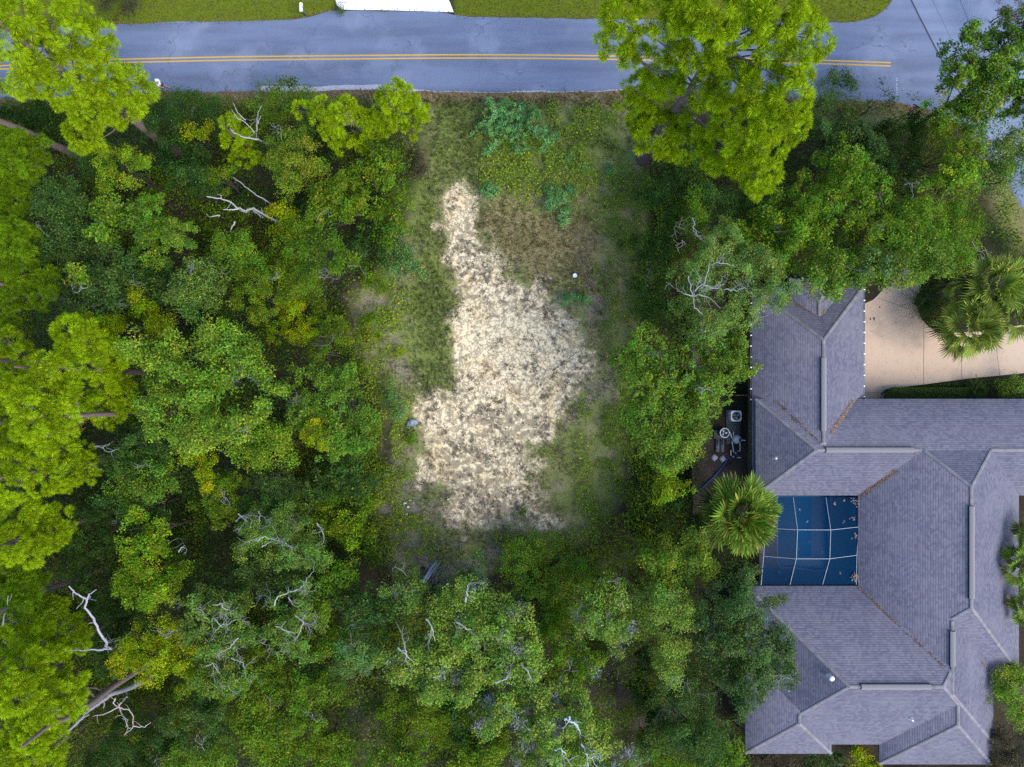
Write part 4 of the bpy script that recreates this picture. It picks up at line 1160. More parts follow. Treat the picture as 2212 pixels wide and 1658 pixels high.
pine('deep green pine at the left edge above the black gap', 'pine_deep', (270,690), 17,
 [(15,575,35),(50,580,34),(55,625,34),(100,600,28),(95,640,26),(15,640,30),(12,700,20),(25,688,16),(40,540,30),(80,565,24),(30,505,34),(60,520,28)], .26, .36)
pine('round topped bright pine jutting furthest into the oaks on the left', 'pine', (430,812), 17,
 [(150,715,32),(190,730,32),(225,745,28),(150,755,30),(195,780,34),(235,790,34),(262,770,26),(225,830,34),(262,840,28),(270,870,24),(205,880,24),(235,895,28),(175,750,30)], .26, .36)
pine('bright pine with an orange dying branch above its bare trunk', 'pine', (372,888), 17,
 [(100,795,30),(130,820,34),(80,840,32),(115,860,36),(150,850,28),(85,890,34),(125,905,34),(60,925,30),(100,945,32),(140,930,22),(50,870,28)], .30)
for o in bpy.data.objects:
    if o.get('label', '').startswith('bright pine with an orange'): orange_pine = o
m = MB(); c = U(168, 912, 11.0); foliage(m, [(c[0], c[1], 11.0, .42), (c[0]-.3, c[1]-.35, 10.9, .32), (c[0]+.2, c[1]+.4, 11.0, .3)], 'orange', dens=16, per=16, size=(.12,.26), ratio=.16, cr=.2, gap=0)
tag(m.build('dying_branch', M_pine, orange_pine), 'orange dying branch')
pine('half hidden pine at the left edge beside the black gap', 'pine', (290,790), 17, [(15,742,28),(45,768,28),(30,795,24),(12,825,26),(55,790,18)], .26, .36)
pine('small pine clump at the left edge under the bare trunk', 'pine', (290,890), 17, [(15,860,30),(20,900,30),(33,935,24),(10,960,24)], .26, .36)
pine('medium pine whose right tip ends at two bare forked twigs', 'pine', (390,965), 16, [(80,985,36),(130,970,34),(172,985,32),(178,1015,32),(130,1025,36),(90,1040,32),(58,1012,32),(20,1000,32),(28,1050,34)], .26, .36)
pine('wide bright pine on the left edge above the darker drooping pine', 'pine', (330,1080), 17, [(38,1110,42),(88,1118,38),(126,1122,32),(108,1150,36),(50,1160,46),(15,1180,38),(72,1190,32),(122,1165,22)], .26, .36)
pine('darker drooping pine between two bright pines at the left edge', 'pine_deep', (330,1200), 15, [(30,1228,36),(78,1232,28),(58,1270,36),(20,1285,30),(84,1265,18),(40,1310,24)], .26, .36)
pine('olive bright pine pointing at the bare lilac snag', 'pine', (368,1300), 17, [(108,1322,32),(80,1345,32),(138,1352,36),(176,1382,26),(50,1372,32),(118,1392,32),(10,1390,30)], .28, .36)
pine('broad pine in front of a thick slanting trunk near the bottom left', 'pine', (375,1395), 17, [(60,1450,42),(108,1440,40),(148,1480,36),(90,1490,46),(40,1500,42),(148,1520,30),(100,1535,32),(172,1488,18),(20,1465,30)], .36)
pine('bottom left corner pine beside the fallen grey trunk', 'pine', (330,1500), 17, [(30,1560,42),(78,1580,42),(112,1610,32),(60,1622,42),(20,1640,38),(98,1645,32),(115,1570,22)], .26, .55)
pine('slender young pine with a visible thin trunk beside the grassy track', 'pine', (880,318), 11.5, [(852,190,18),(840,215,22),(870,212,24),(900,230,22),(832,243,22),(905,260,22),(866,240,20),(884,285,16),(826,272,17),(920,245,13),(846,262,16)], .13, tuft=.34)
pine('bright lime young pine in the scrub left of the slender one', 'pine', (812,335), 10, [(700,232,22),(740,235,26),(786,258,26),(808,285,22),(758,278,32),(715,270,28),(735,310,22),(778,310,18),(655,240,18),(690,255,18)], .15, tuft=.34)
pine('ragged little pine wrapped round the curved white dead branches', 'pine', (575,355), 9, [(496,265,16),(500,300,20),(528,325,20),(545,345,18),(520,288,13),(512,340,14),(540,300,12)], .13, tuft=.32)

# ---- broadleaf trees and shrubs: label, tone, height, bare twig groups, moss clumps, lobes in photo pixels
T = broad
# left wood, roadside strip
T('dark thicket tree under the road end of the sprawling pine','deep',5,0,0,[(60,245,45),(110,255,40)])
T('dark scrubby tree between the two slanting pine trunks','dark',5,0,0,[(235,335,35),(180,345,28)])
T('dull green tree just right of the sprawling pine beside the road','dark',6,1,0,[(335,270,55),(390,245,38)])
T('low dark tree along the road left of the curved dead branches','dark',5,1,0,[(450,235,42),(410,215,26)])
T('dark green roadside tree behind the curved dead branches','mid',5,0,0,[(600,225,36),(640,215,24),(560,222,24)])
T('thin sprig of pale leaves poking over the road edge','blue',4,0,0,[(612,192,12),(626,188,10)])
T('yellow green sprigs rising from the dark scrub below the road','gold',5.5,0,0,[(408,285,16),(432,292,18),(420,310,12)],gap=.45)
T('dark bush right of the slanting pine trunk','deep',5,0,0,[(380,330,48),(420,345,36)])
T('bright lime rounded tree below the sprawling pine','lime',9,0,0,[(235,350,38),(280,355,40),(250,390,36),(310,370,24)])
T('dark blue green tree with fine needly leaves near the upper left','blue',9,2,0,[(125,440,50),(150,480,38),(100,480,34)])
T('glossy dark oak with big leaves in the upper left wood','mid',9,0,0,[(250,455,40),(290,480,34),(240,500,32)],True,size=(.11,.22))
T('glossy dark oak left of the forked dead snag','mid',9,0,0,[(330,470,46),(375,500,42),(330,530,42)],True,size=(.11,.22))
T('dull green tree above the glossy oaks','dark',8,0,0,[(400,385,38),(440,410,30)])
T('yellowish small tree left of the straight dead branch','olive',7,0,0,[(455,388,30),(480,370,20)])
T('tree with rusty orange tips below the lime young pine','rust',9,1,0,[(620,320,40),(665,330,40),(640,375,42),(590,345,28),(690,380,30)])
T('olive tree with grey twigs right of the forked snag','olive',9,4,0,[(720,430,42),(760,450,34),(700,470,36),(745,400,28)])
T('narrow yellow tree in the shadow below the forked snag','gold',7,0,0,[(622,490,28),(650,505,22),(610,470,16)])
T('round mid green tree at the middle of the upper wood','mid',9,1,0,[(700,545,46),(665,520,32),(735,570,32)])
T('olive green tree at the upper edge of the clearing','olive',7,0,0,[(790,390,42),(820,350,32),(800,440,36)])
T('ragged tree leaning over the track edge','mid',6,1,0,[(850,470,34),(830,510,34),(870,430,22)])
T('brownish low bush beside the slender pine','brown',2.5,0,0,[(885,345,30),(905,370,24)])
T('teal bush with scattered yellow leaves at the clearing edge','teal',3.5,1,0,[(865,545,34),(890,570,26),(850,580,24)],True)
T('dim tree in the dark dip left of the teal bush','dark',5,0,0,[(790,510,34),(770,550,30),(815,555,22)])
T('mid green tree below the glossy oaks','mid',9,1,0,[(520,560,44),(560,590,38),(490,545,30)])
T('pale twiggy tree with grey lichen branches in the left wood','pale',9.5,4,0,[(420,610,44),(400,650,34),(455,640,34),(440,580,28)])
T('olive tree with a bright yellow tip beside the pale twiggy tree','olive',9,1,0,[(545,640,36),(590,615,40),(570,680,28)])
T('tall olive tree above the bright golden shrub','olive',9,1,0,[(640,600,44),(680,620,34),(620,560,34)])
T('dark tree with a patch of orange leaves near the left edge','blue',9.5,3,0,[(200,610,50),(250,590,42),(170,650,36),(240,650,40)])
T('orange yellow leaved small tree inside the dark blue tree','rust',10.3,1,0,[(208,612,18),(222,628,14)])
T('dark bluish tree above the deep green pine','blue',9,1,0,[(160,545,46),(120,530,34),(205,545,36)])
T('shady tree between the orange tipped tree and the pale twiggy tree','dark',8,1,0,[(310,590,46),(345,630,40),(300,640,32)])
T('yellow tree top just right of the round topped pine','gold',8.5,0,0,[(225,695,26),(255,700,22),(205,680,16)])
T('second yellow tree top above the great oak','gold',9,0,0,[(330,670,24),(345,700,24),(320,640,14),(375,705,18)])
T('vivid golden shrub in the middle of the left wood','gold',5.5,0,0,[(620,690,34),(645,720,28),(600,725,26),(630,655,22)])
T('olive scrub right of the vivid golden shrub','olive',4.5,3,0,[(700,690,32),(680,740,34),(730,720,26)],gap=.42)
T('great mid green oak spreading widest in the left wood','lush',11.5,7,0,[(420,780,70),(350,800,58),(490,790,60),(540,850,52),(440,870,62),(360,890,56),(500,910,54),(310,760,38),(550,790,40),(420,940,46),(480,720,36)],True)
T('dark tree under the lower left of the great oak','dark',9,2,0,[(310,950,48),(270,990,40),(340,1000,36)])
T('rounded oak with pale forked branches and a yellow patch','mid',10.5,4,0,[(690,830,48),(740,850,50),(660,880,46),(770,910,46),(720,930,50),(790,960,34),(700,800,30)],True)
T('yellow leaved top inside the rounded oak with pale forked branches','gold',11.5,0,0,[(690,920,26),(705,945,18)])
T('smooth bright green tree below the great oak','lush',10,0,0,[(570,950,42),(590,985,40),(540,970,30),(610,950,26)],cr=.36)
T('dark tree below the rounded oak','dark',7,0,0,[(730,1020,42),(770,1040,32),(690,1040,34)])
T('yellow topped thin tree between the great oak and the bluish tree','gold',9,0,0,[(430,990,24),(400,975,20),(455,1020,26),(475,1045,22)])
T('glossy dark tree right of the bare forked twigs','mid',8.5,0,0,[(290,1030,42),(330,1050,42),(270,1070,34),(350,1010,28)],True,size=(.11,.20))
T('bluish tree at the centre of the lower left wood','blue',9,2,0,[(590,1045,44),(560,1080,40),(630,1070,36)])
T('olive tree filling the gap left of the bluish tree','olive',8.5,1,0,[(500,1060,36),(470,1090,36),(520,1095,28)])
T('olive shrub mass at the edge of the litter patch','olive',5,1,0,[(770,1090,44),(740,1130,46),(790,1160,42),(720,1090,32)])
T('small yellow flecked tree left of the litter patch','lime',6,0,0,[(740,1150,26),(760,1170,20)])
T('dark tree right of the wide bright pine','deep',8,0,0,[(210,1120,46),(180,1170,40),(230,1170,36)])
T('bluish shady tree below the glossy dark tree','blue',8,1,0,[(280,1110,36),(330,1125,34),(250,1090,24)])
T('fern like yellow green tree in the lower left wood','lime',10,0,0,[(300,1130,28),(325,1160,32),(290,1180,26),(350,1190,22)])
T('yellow green tree beside the bare lilac snag','lime',10,0,0,[(330,1230,44),(370,1260,40),(310,1280,38),(345,1310,36),(270,1250,26)])
T('golden spreading tree above the fallen grey trunk','gold',10.5,1,0,[(300,1385,40),(345,1400,46),(390,1420,34),(280,1420,32),(330,1440,32),(370,1370,30)])
T('yellow sprays hanging at the right of the golden spreading tree','olive',8,0,0,[(430,1440,32),(450,1480,26),(410,1470,22)])
T('oak with silver lichen branches above the centre of the lower wood','pale',10.5,9,0,[(590,1130,46),(640,1140,44),(560,1170,42),(620,1190,46),(670,1180,34),(540,1120,30)])
T('oak with dense white twig clusters in the lower left wood','pale',10.5,12,0,[(470,1320,46),(500,1350,44),(440,1350,38),(520,1310,36),(480,1390,38),(430,1300,30),(540,1370,30)])
T('oak with white fan shaped twigs right of the dense twig oak','pale',10.5,9,0,[(620,1300,40),(650,1340,40),(610,1370,42),(660,1290,30),(640,1400,32)])
T('twiggy tree top below the dense twig oak','pale',9,5,0,[(475,1430,36),(510,1445,32),(460,1460,28)])
T('shaded tree above the fan twig oak','blue',8,2,0,[(540,1240,42),(590,1245,38),(500,1260,32),(640,1240,32)])
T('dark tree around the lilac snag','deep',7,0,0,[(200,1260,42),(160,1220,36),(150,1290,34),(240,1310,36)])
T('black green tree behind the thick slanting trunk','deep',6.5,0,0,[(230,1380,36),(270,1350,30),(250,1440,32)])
T('dull green tree right of the yellow sprays','mid',8,1,0,[(540,1450,44),(580,1470,42),(520,1490,36)])
T('dull bluish tree at the bottom left centre','blue',8,1,0,[(420,1530,48),(470,1540,42),(440,1580,42),(390,1560,34)])
T('dark bushy tree under the fallen grey trunk','deep',6,0,0,[(300,1560,46),(260,1600,46),(340,1600,44),(220,1640,40)])
T('mid green tree at the bottom edge left of centre','mid',7.5,1,0,[(400,1630,44),(450,1640,42),(480,1610,32)])
T('olive bottom tree right of the mid green edge tree','olive',7.5,1,0,[(560,1540,46),(600,1570,42),(540,1600,40),(590,1630,40)])
T('green tree in the bottom wood with few yellow leaves','mid',8,1,0,[(650,1500,44),(690,1530,40),(640,1560,38),(700,1480,32)])
T('small yellow flecked bush left of the bare brown hollow','olive',5,0,0,[(700,1600,38),(660,1640,36),(740,1640,30)])
T('glossy green tree below the grey brush tree','teal',8.5,1,0,[(770,1390,36),(800,1420,32),(750,1430,30)],True)
T('grey brush tree with feathery bare twigs at lower centre','blue',9,6,0,[(790,1300,44),(840,1310,40),(760,1340,40),(820,1350,38)])
T('dim green tree between the fan twig oak and the grey brush tree','mid',7.5,1,0,[(720,1260,42),(690,1300,36),(740,1230,30),(710,1390,36)])
T('dull tree under the fan twig oak','dark',7,0,0,[(660,1450,36),(720,1450,34)])
# bottom centre
T('huge mossy oak with yellow green leaves at the bottom centre','mossy',11.5,9,16,[(960,1330,50),(1010,1340,56),(1060,1350,48),(880,1420,46),(930,1410,54),(990,1410,58),(1060,1420,56),(1120,1400,44),(1150,1430,34),(860,1450,34),(930,1460,40),(1020,1290,36),(1100,1340,34),(1000,1465,34)],True)
T('mossy oak with a snapped white limb below the huge mossy oak','mossy',11.5,9,18,[(1080,1530,42),(1130,1560,44),(1180,1540,50),(1230,1560,48),(1260,1590,44),(1200,1600,46),(1290,1600,32),(1060,1560,30),(1240,1620,40),(1150,1510,34)],True)
T('light green oak left of the huge mossy oak','pale',9.5,4,2,[(860,1290,38),(900,1320,36),(890,1270,28)])
T('dark shrub with white stalks above the huge mossy oak','teal',4.5,5,2,[(1020,1225,32),(1040,1260,34),(1000,1270,30),(970,1290,26)])
T('glossy dark green mound south of the sand','mid',3.8,0,0,[(1150,1190,42),(1200,1215,46),(1150,1250,46),(1210,1280,44),(1190,1330,40),(1110,1230,34),(1245,1240,34)],True,size=(.10,.19),gap=.25)
T('low vine covered tree in the gap east of the glossy mound','olive',4.5,0,0,[(1215,1350,34),(1180,1370,30)])
T('upper mossy tree right of the glossy mound','mossy',9,3,2,[(1300,1270,34),(1330,1285,34),(1290,1300,28)],True)
T('grey twigged tree below the upper mossy tree','mossy',9.5,4,6,[(1270,1350,34),(1310,1365,36),(1350,1350,34),(1330,1385,32),(1250,1340,26),(1320,1330,26)],True)
T('leaning mossy tree right of the huge mossy oak','mid',9,3,4,[(1240,1410,36),(1280,1420,36),(1250,1445,28),(1210,1400,26)])
T('tall narrow green tree beside the dark roof side oak','mossy',10.5,3,1,[(1440,1300,40),(1470,1330,36),(1430,1370,40),(1460,1400,36),(1440,1440,30),(1410,1330,26)],True)
T('dim bottom thicket left of the mossy oaks','olive',4.5,0,0,[(860,1520,46),(910,1550,46),(870,1590,46),(940,1500,36),(960,1570,36)])
T('dark bottom bush below the huge mossy oak','dark',4.5,1,0,[(1030,1500,36),(990,1540,36),(1010,1590,38)])
T('green bush at the bottom edge right of the brown hollow','mid',6,0,0,[(860,1640,36),(900,1645,30),(820,1640,24)])
T('olive bush at the bottom edge under the mossy oaks','olive',6,0,0,[(1040,1630,38),(1000,1640,32),(1075,1610,26)])
T('bottom edge oak with bleached bare limbs','pale',10,8,8,[(1180,1650,40),(1240,1650,42),(1300,1640,38),(1350,1640,36),(1130,1640,28)])
T('dark dim trees edge bush under the tall narrow tree','deep',4,0,0,[(1390,1440,34),(1380,1500,36),(1420,1540,34)])
T('bluish tree at the bottom right of the wood','blue',8,2,0,[(1470,1560,46),(1510,1590,42),(1440,1600,42),(1490,1630,42),(1540,1560,30)])
T('dull twiggy tree left of the house south corner','blue',8,3,0,[(1480,1500,44),(1520,1520,38),(1440,1500,32)])
T('green tree at the bottom edge below the bluish tree','mid',7,0,0,[(1400,1630,36),(1560,1630,34),(1440,1650,30)])
# beside the house
T('huge blue green oak covering the corner of the pool side roof','blue',11,3,0,[(1580,1310,54),(1630,1320,48),(1560,1370,54),(1620,1390,56),(1670,1370,38),(1580,1440,52),(1640,1450,50),(1690,1440,30),(1610,1490,44),(1540,1330,38),(1600,1260,34)],True,size=(.10,.19))
T('olive green oak between the clearing and the pool palm','olive',9,2,0,[(1420,1190,42),(1460,1200,44),(1500,1200,38),(1440,1240,40),(1400,1210,30),(1530,1225,24),(1480,1165,26)],True)
T('deep shaded bush west of the plant yard fence','deep',4,0,0,[(1440,1100,42),(1400,1130,38),(1470,1140,34),(1540,1150,34),(1410,1090,30)])
T('small olive tree beside the wooden fence','lime',7.5,0,0,[(1440,1020,30),(1460,1050,26),(1435,1060,24)])
T('oak by the clearing whose branches touch the air conditioner','mid',10.5,5,0,[(1400,900,46),(1450,900,50),(1500,890,44),(1430,950,46),(1480,950,42),(1520,930,28),(1450,980,34)],True)
T('wide oak overhanging the west eave of the garage','mid',11,5,0,[(1390,770,48),(1440,790,50),(1500,770,50),(1550,780,48),(1590,800,34),(1400,830,46),(1460,840,48),(1530,830,44),(1580,750,32),(1370,740,28)],True)
T('oak with long white bare limbs touching the garage roof','pale',11.5,7,0,[(1520,560,54),(1580,570,50),(1630,580,44),(1500,620,50),(1560,640,56),(1630,640,50),(1670,630,34),(1540,690,50),(1600,690,40),(1480,580,34),(1560,520,34)],True)
T('narrow tree pointing up above the white limbed oak','mid',9.5,1,0,[(1495,470,22),(1500,500,24),(1490,440,16)])
T('dark ragged bushes between the clearing and the white limbed oak','dark',4,2,0,[(1420,560,40),(1400,620,40),(1440,500,38),(1410,670,34),(1380,540,30)])
T('dull green tree hidden under the giant pine','dark',8,1,0,[(1560,450,44),(1610,470,42),(1580,500,36),(1520,430,32)])
T('dark tree right of the giant pine trunk','dark',5,0,0,[(1460,370,40),(1430,410,36),(1490,400,32)])
T('broad feathery green oak in the middle of the upper right wood','mid',11,3,0,[(1800,380,52),(1850,400,50),(1780,430,54),(1830,450,54),(1740,450,44),(1880,440,36),(1820,340,34)])
T('oak left of the broad feathery oak above the garage','mid',10,3,0,[(1700,500,50),(1750,520,46),(1690,550,40),(1660,470,36),(1640,520,30)])
T('dark glossy tree below the grassy road corner','dark',8,0,0,[(1820,300,42),(1870,300,42),(1900,330,38),(1850,330,36),(1780,290,30)],True,size=(.11,.20))
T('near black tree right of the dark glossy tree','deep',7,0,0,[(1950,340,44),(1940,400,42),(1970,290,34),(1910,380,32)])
T('bright green tree over the right end of the wood','lush',10,2,0,[(2050,300,42),(2080,340,40),(2040,370,44),(2080,390,34),(2030,260,28),(2060,250,26)])
T('oak directly above the garage front dormer','mid',10.5,1,0,[(1760,590,40),(1800,570,42),(1850,580,42),(1820,610,30)],True)
T('pale leafed tree at the mouth of the tan driveway','teal',10.5,1,0,[(1870,570,34),(1900,590,28),(1850,600,22)],True)
T('dark oak overhanging the tan driveway','mid',10.5,2,0,[(1950,560,46),(1990,550,44),(1960,510,42),(2020,580,34),(1930,590,30)],True)
T('feathery oak right of the broad feathery oak','mid',11,3,0,[(1920,480,48),(1960,470,46),(1990,500,44),(1900,520,40)])
T('shady green tree at the right of the driveway trees','mid',9,1,0,[(2060,470,44),(2040,520,42),(2090,500,36),(2060,560,32)])
T('large tree over the side road at the top right corner','mid',12,1,0,[(2120,120,44),(2080,160,40),(2150,160,46),(2190,120,44),(2130,210,46),(2180,210,48),(2080,100,28),(2200,60,40),(2160,80,38),(2060,180,22),(2110,260,32),(2200,270,40),(2150,120,50),(2180,160,50),(2200,220,50),(2120,190,44),(2215,100,44)],True,dens=8,gap=.22)
T('lower right edge tree beside the side road','pale',9,2,0,[(2160,330,40),(2190,370,38),(2140,390,32),(2200,310,30)])
T('faint grey green bush by the road right of the giant pine','blue',5,1,0,[(1800,205,30),(1830,185,20),(1780,230,24),(1810,170,14)],gap=.42)
T('thin wispy sapling on the grassy road corner','blue',4.5,0,0,[(1905,208,14),(1890,222,12),(1915,225,10)],gap=.45)
T('dark bush at the foot of the grassy road corner','deep',4,0,0,[(1940,285,26),(1970,290,20),(1910,280,20)])
T('red brown bush at the top right corner beside the road','brown',3,0,0,[(2190,12,28),(2170,-5,22),(2207,35,20)])
T('purple brown bush at the top of the lawn','brown',2.2,0,0,[(270,6,28),(240,-2,24),(290,14,16)])
T('small grey green bush at the corner of the white driveway','blue',.8,0,0,[(738,14,9),(732,19,7)],size=(.06,.12))
T('bright green tree against the east side of the house','lime',4.6,1,0,[(2180,1450,36),(2200,1480,38),(2170,1510,32),(2200,1540,38),(2160,1470,20)],True)
T('brownish shrub at the bottom right corner','brown',4,0,0,[(2180,1590,34),(2200,1620,36),(2160,1630,26)])
T('yellow green shrub in the recess between the south roofs','gold',1.8,0,0,[(1858,1628,20),(1870,1650,20),(1850,1645,14)],size=(.08,.16))
T('dull red brown shrub below the south west roof corner','brown',1.6,0,0,[(1650,1648,30),(1700,1652,28),(1610,1640,22)],size=(.08,.16))
T('bluish bush below the south west roof corner, right of the red brown one','blue',1.6,1,0,[(1770,1650,28),(1800,1645,18)],size=(.08,.16))
T('round leafy bush at the right end of the hedge','mid',1.6,0,0,[(2195,838,26),(2212,850,24),(2180,850,18)],True,size=(.08,.16))
# lot plants
FG = 'blue green feathery weeds on the lot'
def fennel(label, lobes, h=1.3):
    T(label,'fennel',h,0,0,lobes,False,'feathery_weed','weed',FG,size=(.10,.26),ratio=.24,gap=.33,dens=14,per=20,cr=.22)
fennel('widest patch of blue green feathery weed near the road', [(1060,245,26),(1110,240,26),(1100,280,34),(1150,270,26),(1045,290,22),(1170,300,22),(1075,310,22),(1130,305,20)], 1.6)
fennel('small feathery weed beside the top of the sand', [(1050,408,13),(1058,425,9),(1072,412,8)], 1.1)
fennel('feathery weed pair in the dry grass above the white bucket', [(1190,405,14),(1185,440,16),(1205,420,10)], 1.2)
fennel('lowest feathery weed clump of the dry grass right of the pair', [(1222,465,14),(1235,415,10),(1230,445,9)], 1.1)
fennel('sparse feathery weed under the broad green weed patch, nearest the pine trunk', [(1318,372,11),(1240,348,9),(1262,365,9)], 1.0)
fennel('pale feathery weed just below the white bucket', [(1240,645,16),(1262,650,11),(1225,655,9)], .8)
T('bright yellow green weed clump beside the white litter scraps','lime',.9,0,0,[(873,1033,11),(882,1030,8)],size=(.06,.13))
T('teal green weed with yellow leaves beside the blue grey plastic sheet','teal',1.8,0,0,[(850,850,20),(865,880,18),(848,890,14),(858,825,12)],True,size=(.08,.16))
T('small bright weed left of the sandy patch','lime',.7,0,0,[(857,765,8),(868,755,6),(842,745,6)],size=(.06,.12))
T('green weed clump under the blue grey plastic sheet','mid',.9,0,0,[(880,960,14),(890,945,9)],size=(.06,.13))
T('dark green weed at the south edge of the sand','mid',.9,0,0,[(1118,1112,10),(1122,1095,7)],size=(.06,.12))
T('olive bush between the golden shrub and the clearing','olive',2.4,0,0,[(800,740,30),(785,790,26),(810,690,22)],size=(.08,.16),gap=.42)
T('small dark bush in the grey litter left of the track','mid',2,0,0,[(800,590,24),(815,620,18)],size=(.08,.16),gap=.42)

# white limbs traced on the oak that touches the garage roof
def traced(name, parent, lines, z, r, C=(.27,.27,.27)):
    m = MB()
    for ln in lines:
        P = [U(x, y, z+.25*math.sin(i*1.7)) for i, (x, y) in enumerate(ln)]
        Q = []
        for p, q in zip(P[:-1], P[1:]):
            for s in np.linspace(0, 1, 5)[:-1]: Q.append(p+(q-p)*s+rng.normal(0, .035, 3))
        Q.append(P[-1]); rr = np.linspace(r*.8, r*.22, len(Q))
        m.tube(Q, rr, 6, C)
        for k in range(1+len(Q)//5):
            i = int(rng.integers(1, len(Q))); d = Q[i]-Q[i-1]; d = unit(d)+rng.normal(size=3)*np.array([.7,.7,.15]); out = []
            wiggle(Q[i], d, .5+.7*rng.random(), max(.012, rr[i]*.55), 1, out)
            for W_, q in out: m.tube(W_, np.maximum(q, .008), 4, np.array(C)*(.7+.3*rng.random()), False)
    m.build(name, M_twig, parent)
def Z3(zx, zy): return ((1700+zx/1.6577)*.73733, (300+zy/1.6577)*.73733)
roof_oak = bpy.data.objects['crown'].parent
for o in bpy.data.objects:
    if o.get('label', '').startswith('oak with long white bare limbs'): roof_oak = o
    if o.get('label', '').startswith('mossy oak with a snapped'): snap_oak = o
    if o.get('label', '').startswith('huge mossy oak'): moss_oak = o
    if o.get('label', '').startswith('oak with silver'): silver_oak = o
    if o.get('label', '').startswith('oak with dense white'): dense_oak = o
    if o.get('label', '').startswith('oak with white fan'): fan_oak = o
    if o.get('label', '').startswith('bottom edge oak'): edge_oak = o
L3 = lambda *p: [Z3(*q) for q in p]
for ln in (L3((520,845),(535,900),(545,940),(560,915),(600,895),(650,905),(700,880)), L3((545,940),(580,935),(620,945),(680,1000)), L3((545,940),(505,930),(470,915)), L3((600,895),(625,790),(640,720),(660,650)), L3((625,790),(670,775),(720,790),(760,800)), L3((545,940),(555,1000),(600,1040),(580,1080)), L3((700,910),(760,915),(800,900)), L3((545,560),(555,590),(548,620),(565,640)), L3((490,665),(510,690)), L3((560,915),(590,880),(640,900),(700,885))):
    traced('bare_limb', roof_oak, [ln], 11.3, .045)
def Z4(zx, zy): return ((1100+zx/1.8433)*.73733, (1500+zy/1.8433)*.73733)
L4 = lambda *p: [Z4(*q) for q in p]
traced('bare_limb', snap_oak, [L4((1020,1120),(1060,1135),(1085,1150),(1105,1195)), L4((1050,1105),(1040,1140))], 11.6, .10, (.46,.47,.52))
traced('bare_limb', moss_oak, [L4((790,830),(815,860),(850,915)), L4((650,925),(700,905),(730,895)), L4((275,580),(305,630),(322,700)), L4((440,595),(480,625),(520,640)), L4((490,480),(495,430),(505,385)), L4((120,735),(165,770),(210,815)), L4((165,770),(160,745),(130,750))], 11.2, .08)
traced('bare_limb', edge_oak, [L4((1110,1250),(1140,1300),(1150,1379)), L4((1140,1300),(1180,1290),(1210,1290)), L4((970,1290),(1000,1280),(1030,1310)), L4((1140,1330),(1190,1320))], 10.8, .09, (.42,.44,.5))
def Z2(zx, zy): return (zx/1.8433*.73733, (1400+zy/1.8433)*.73733)
L2 = lambda *p: [Z2(*q) for q in p]
traced('bare_limb', silver_oak, [L2((1390,340),(1420,320),(1470,330),(1510,345)), L2((1420,370),(1470,345)), L2((1710,250),(1740,290),(1748,345)), L2((1290,195),(1340,240)), L2((1395,185),(1410,210),(1400,240)), L2((965,400),(985,375),(1000,370))], 10.8, .05)
traced('bare_limb', dense_oak, [L2((1150,690),(1190,680),(1215,710),(1240,715),(1250,750)), L2((1150,760),(1190,800),(1240,790),(1270,770)), L2((1190,800),(1165,830)), L2((1215,800),(1245,825)), L2((1280,870),(1240,915),(1200,945),(1130,950)), L2((1120,1020),(1150,1000),(1190,1060)), L2((1250,980),(1310,1000),(1320,1030))], 10.8, .05)
traced('bare_limb', fan_oak, [L2((1480,690),(1500,640),(1560,620),(1620,600),(1650,560),(1695,505)), L2((1490,800),(1540,825),(1590,840)), L2((1600,750),(1640,780),(1620,830),(1590,890)), L2((1640,780),(1670,790)), L2((1560,650),(1585,690))], 10.9, .06)

# ---- dead trees, traced limb by limb
def dead(label, base_px, lines, zs, r, C=(.29,.285,.29), name='dead_tree', cat='dead tree', trunk=True):
    r = r*.72; base = U(*base_px); t = thing(name, base, label, cat)
    first = None
    for li, ln in enumerate(lines):
        z0, z1 = zs[li]
        P = [U(x, y, z0+(z1-z0)*i/max(1, len(ln)-1)) for i, (x, y) in enumerate(ln)]
        # resample with slight crooks
        Q = []
        for a, b in zip(P[:-1], P[1:]):
            for s in np.linspace(0, 1, 5)[:-1]: Q.append(a+(b-a)*s+rng.normal(0, .02, 3))
        Q.append(P[-1])
        rr = r*(1.0 if li == 0 else .65)
        m = MB(); m.tube(Q, np.linspace(rr, rr*.35, len(Q)), 7, C)
        for k in range(len(Q)//5):
            s = Q[int(rng.integers(1, len(Q)-1))]; a = rng.random()*6.28
            out = []; wiggle(s, (math.cos(a), math.sin(a), .2), .35+.5*rng.random(), rr*.3, 0, out)
            for W_, q in out: m.tube(W_, q, 5, C)
        m.build('limb', M_twig, t, True)
        if li == 0: first = Q[0]
    if trunk:
        m = MB(); tt = np.linspace(0, 1, 6)[:, None]
        P = base+(first-base)*tt; m.tube(P, np.linspace(r*1.6, r, 6), 8, tuple(.8*v for v in C)); m.build('trunk', M_bark, t, True)
    return t
def R1(zx, zy): return (zx/2.9987, zy/2.9987)
L1 = lambda *p: [R1(*q) for q in p]
dead('curved white dead branches standing near the road in the upper left wood', (590,320), [L1((1670,905),(1600,895),(1560,885),(1520,860),(1490,835)), L1((1650,860),(1590,795),(1540,770),(1500,710)), L1((1590,780),(1540,735),(1510,665)), L1((1665,850),(1665,770),(1672,730),(1692,690)), L1((1670,800),(1690,750))], [(9,9.5),(8.5,9.5),(9,10),(8.5,10),(9.2,9.8)], .075)
dead('forked grey white snag in the dark gap of the upper left wood', (610,495), [L1((1790,1435),(1700,1385),(1640,1350),(1590,1370),(1540,1350),(1490,1310),(1430,1285),(1340,1275)), L1((1540,1355),(1490,1360),(1445,1360)), L1((1640,1360),(1690,1410)), L1((1420,1395),(1370,1405)), L1((1520,1440),(1495,1490))], [(5,9),(8,8.6),(7,7.5),(8,8.5),(8,8.2)], .13)
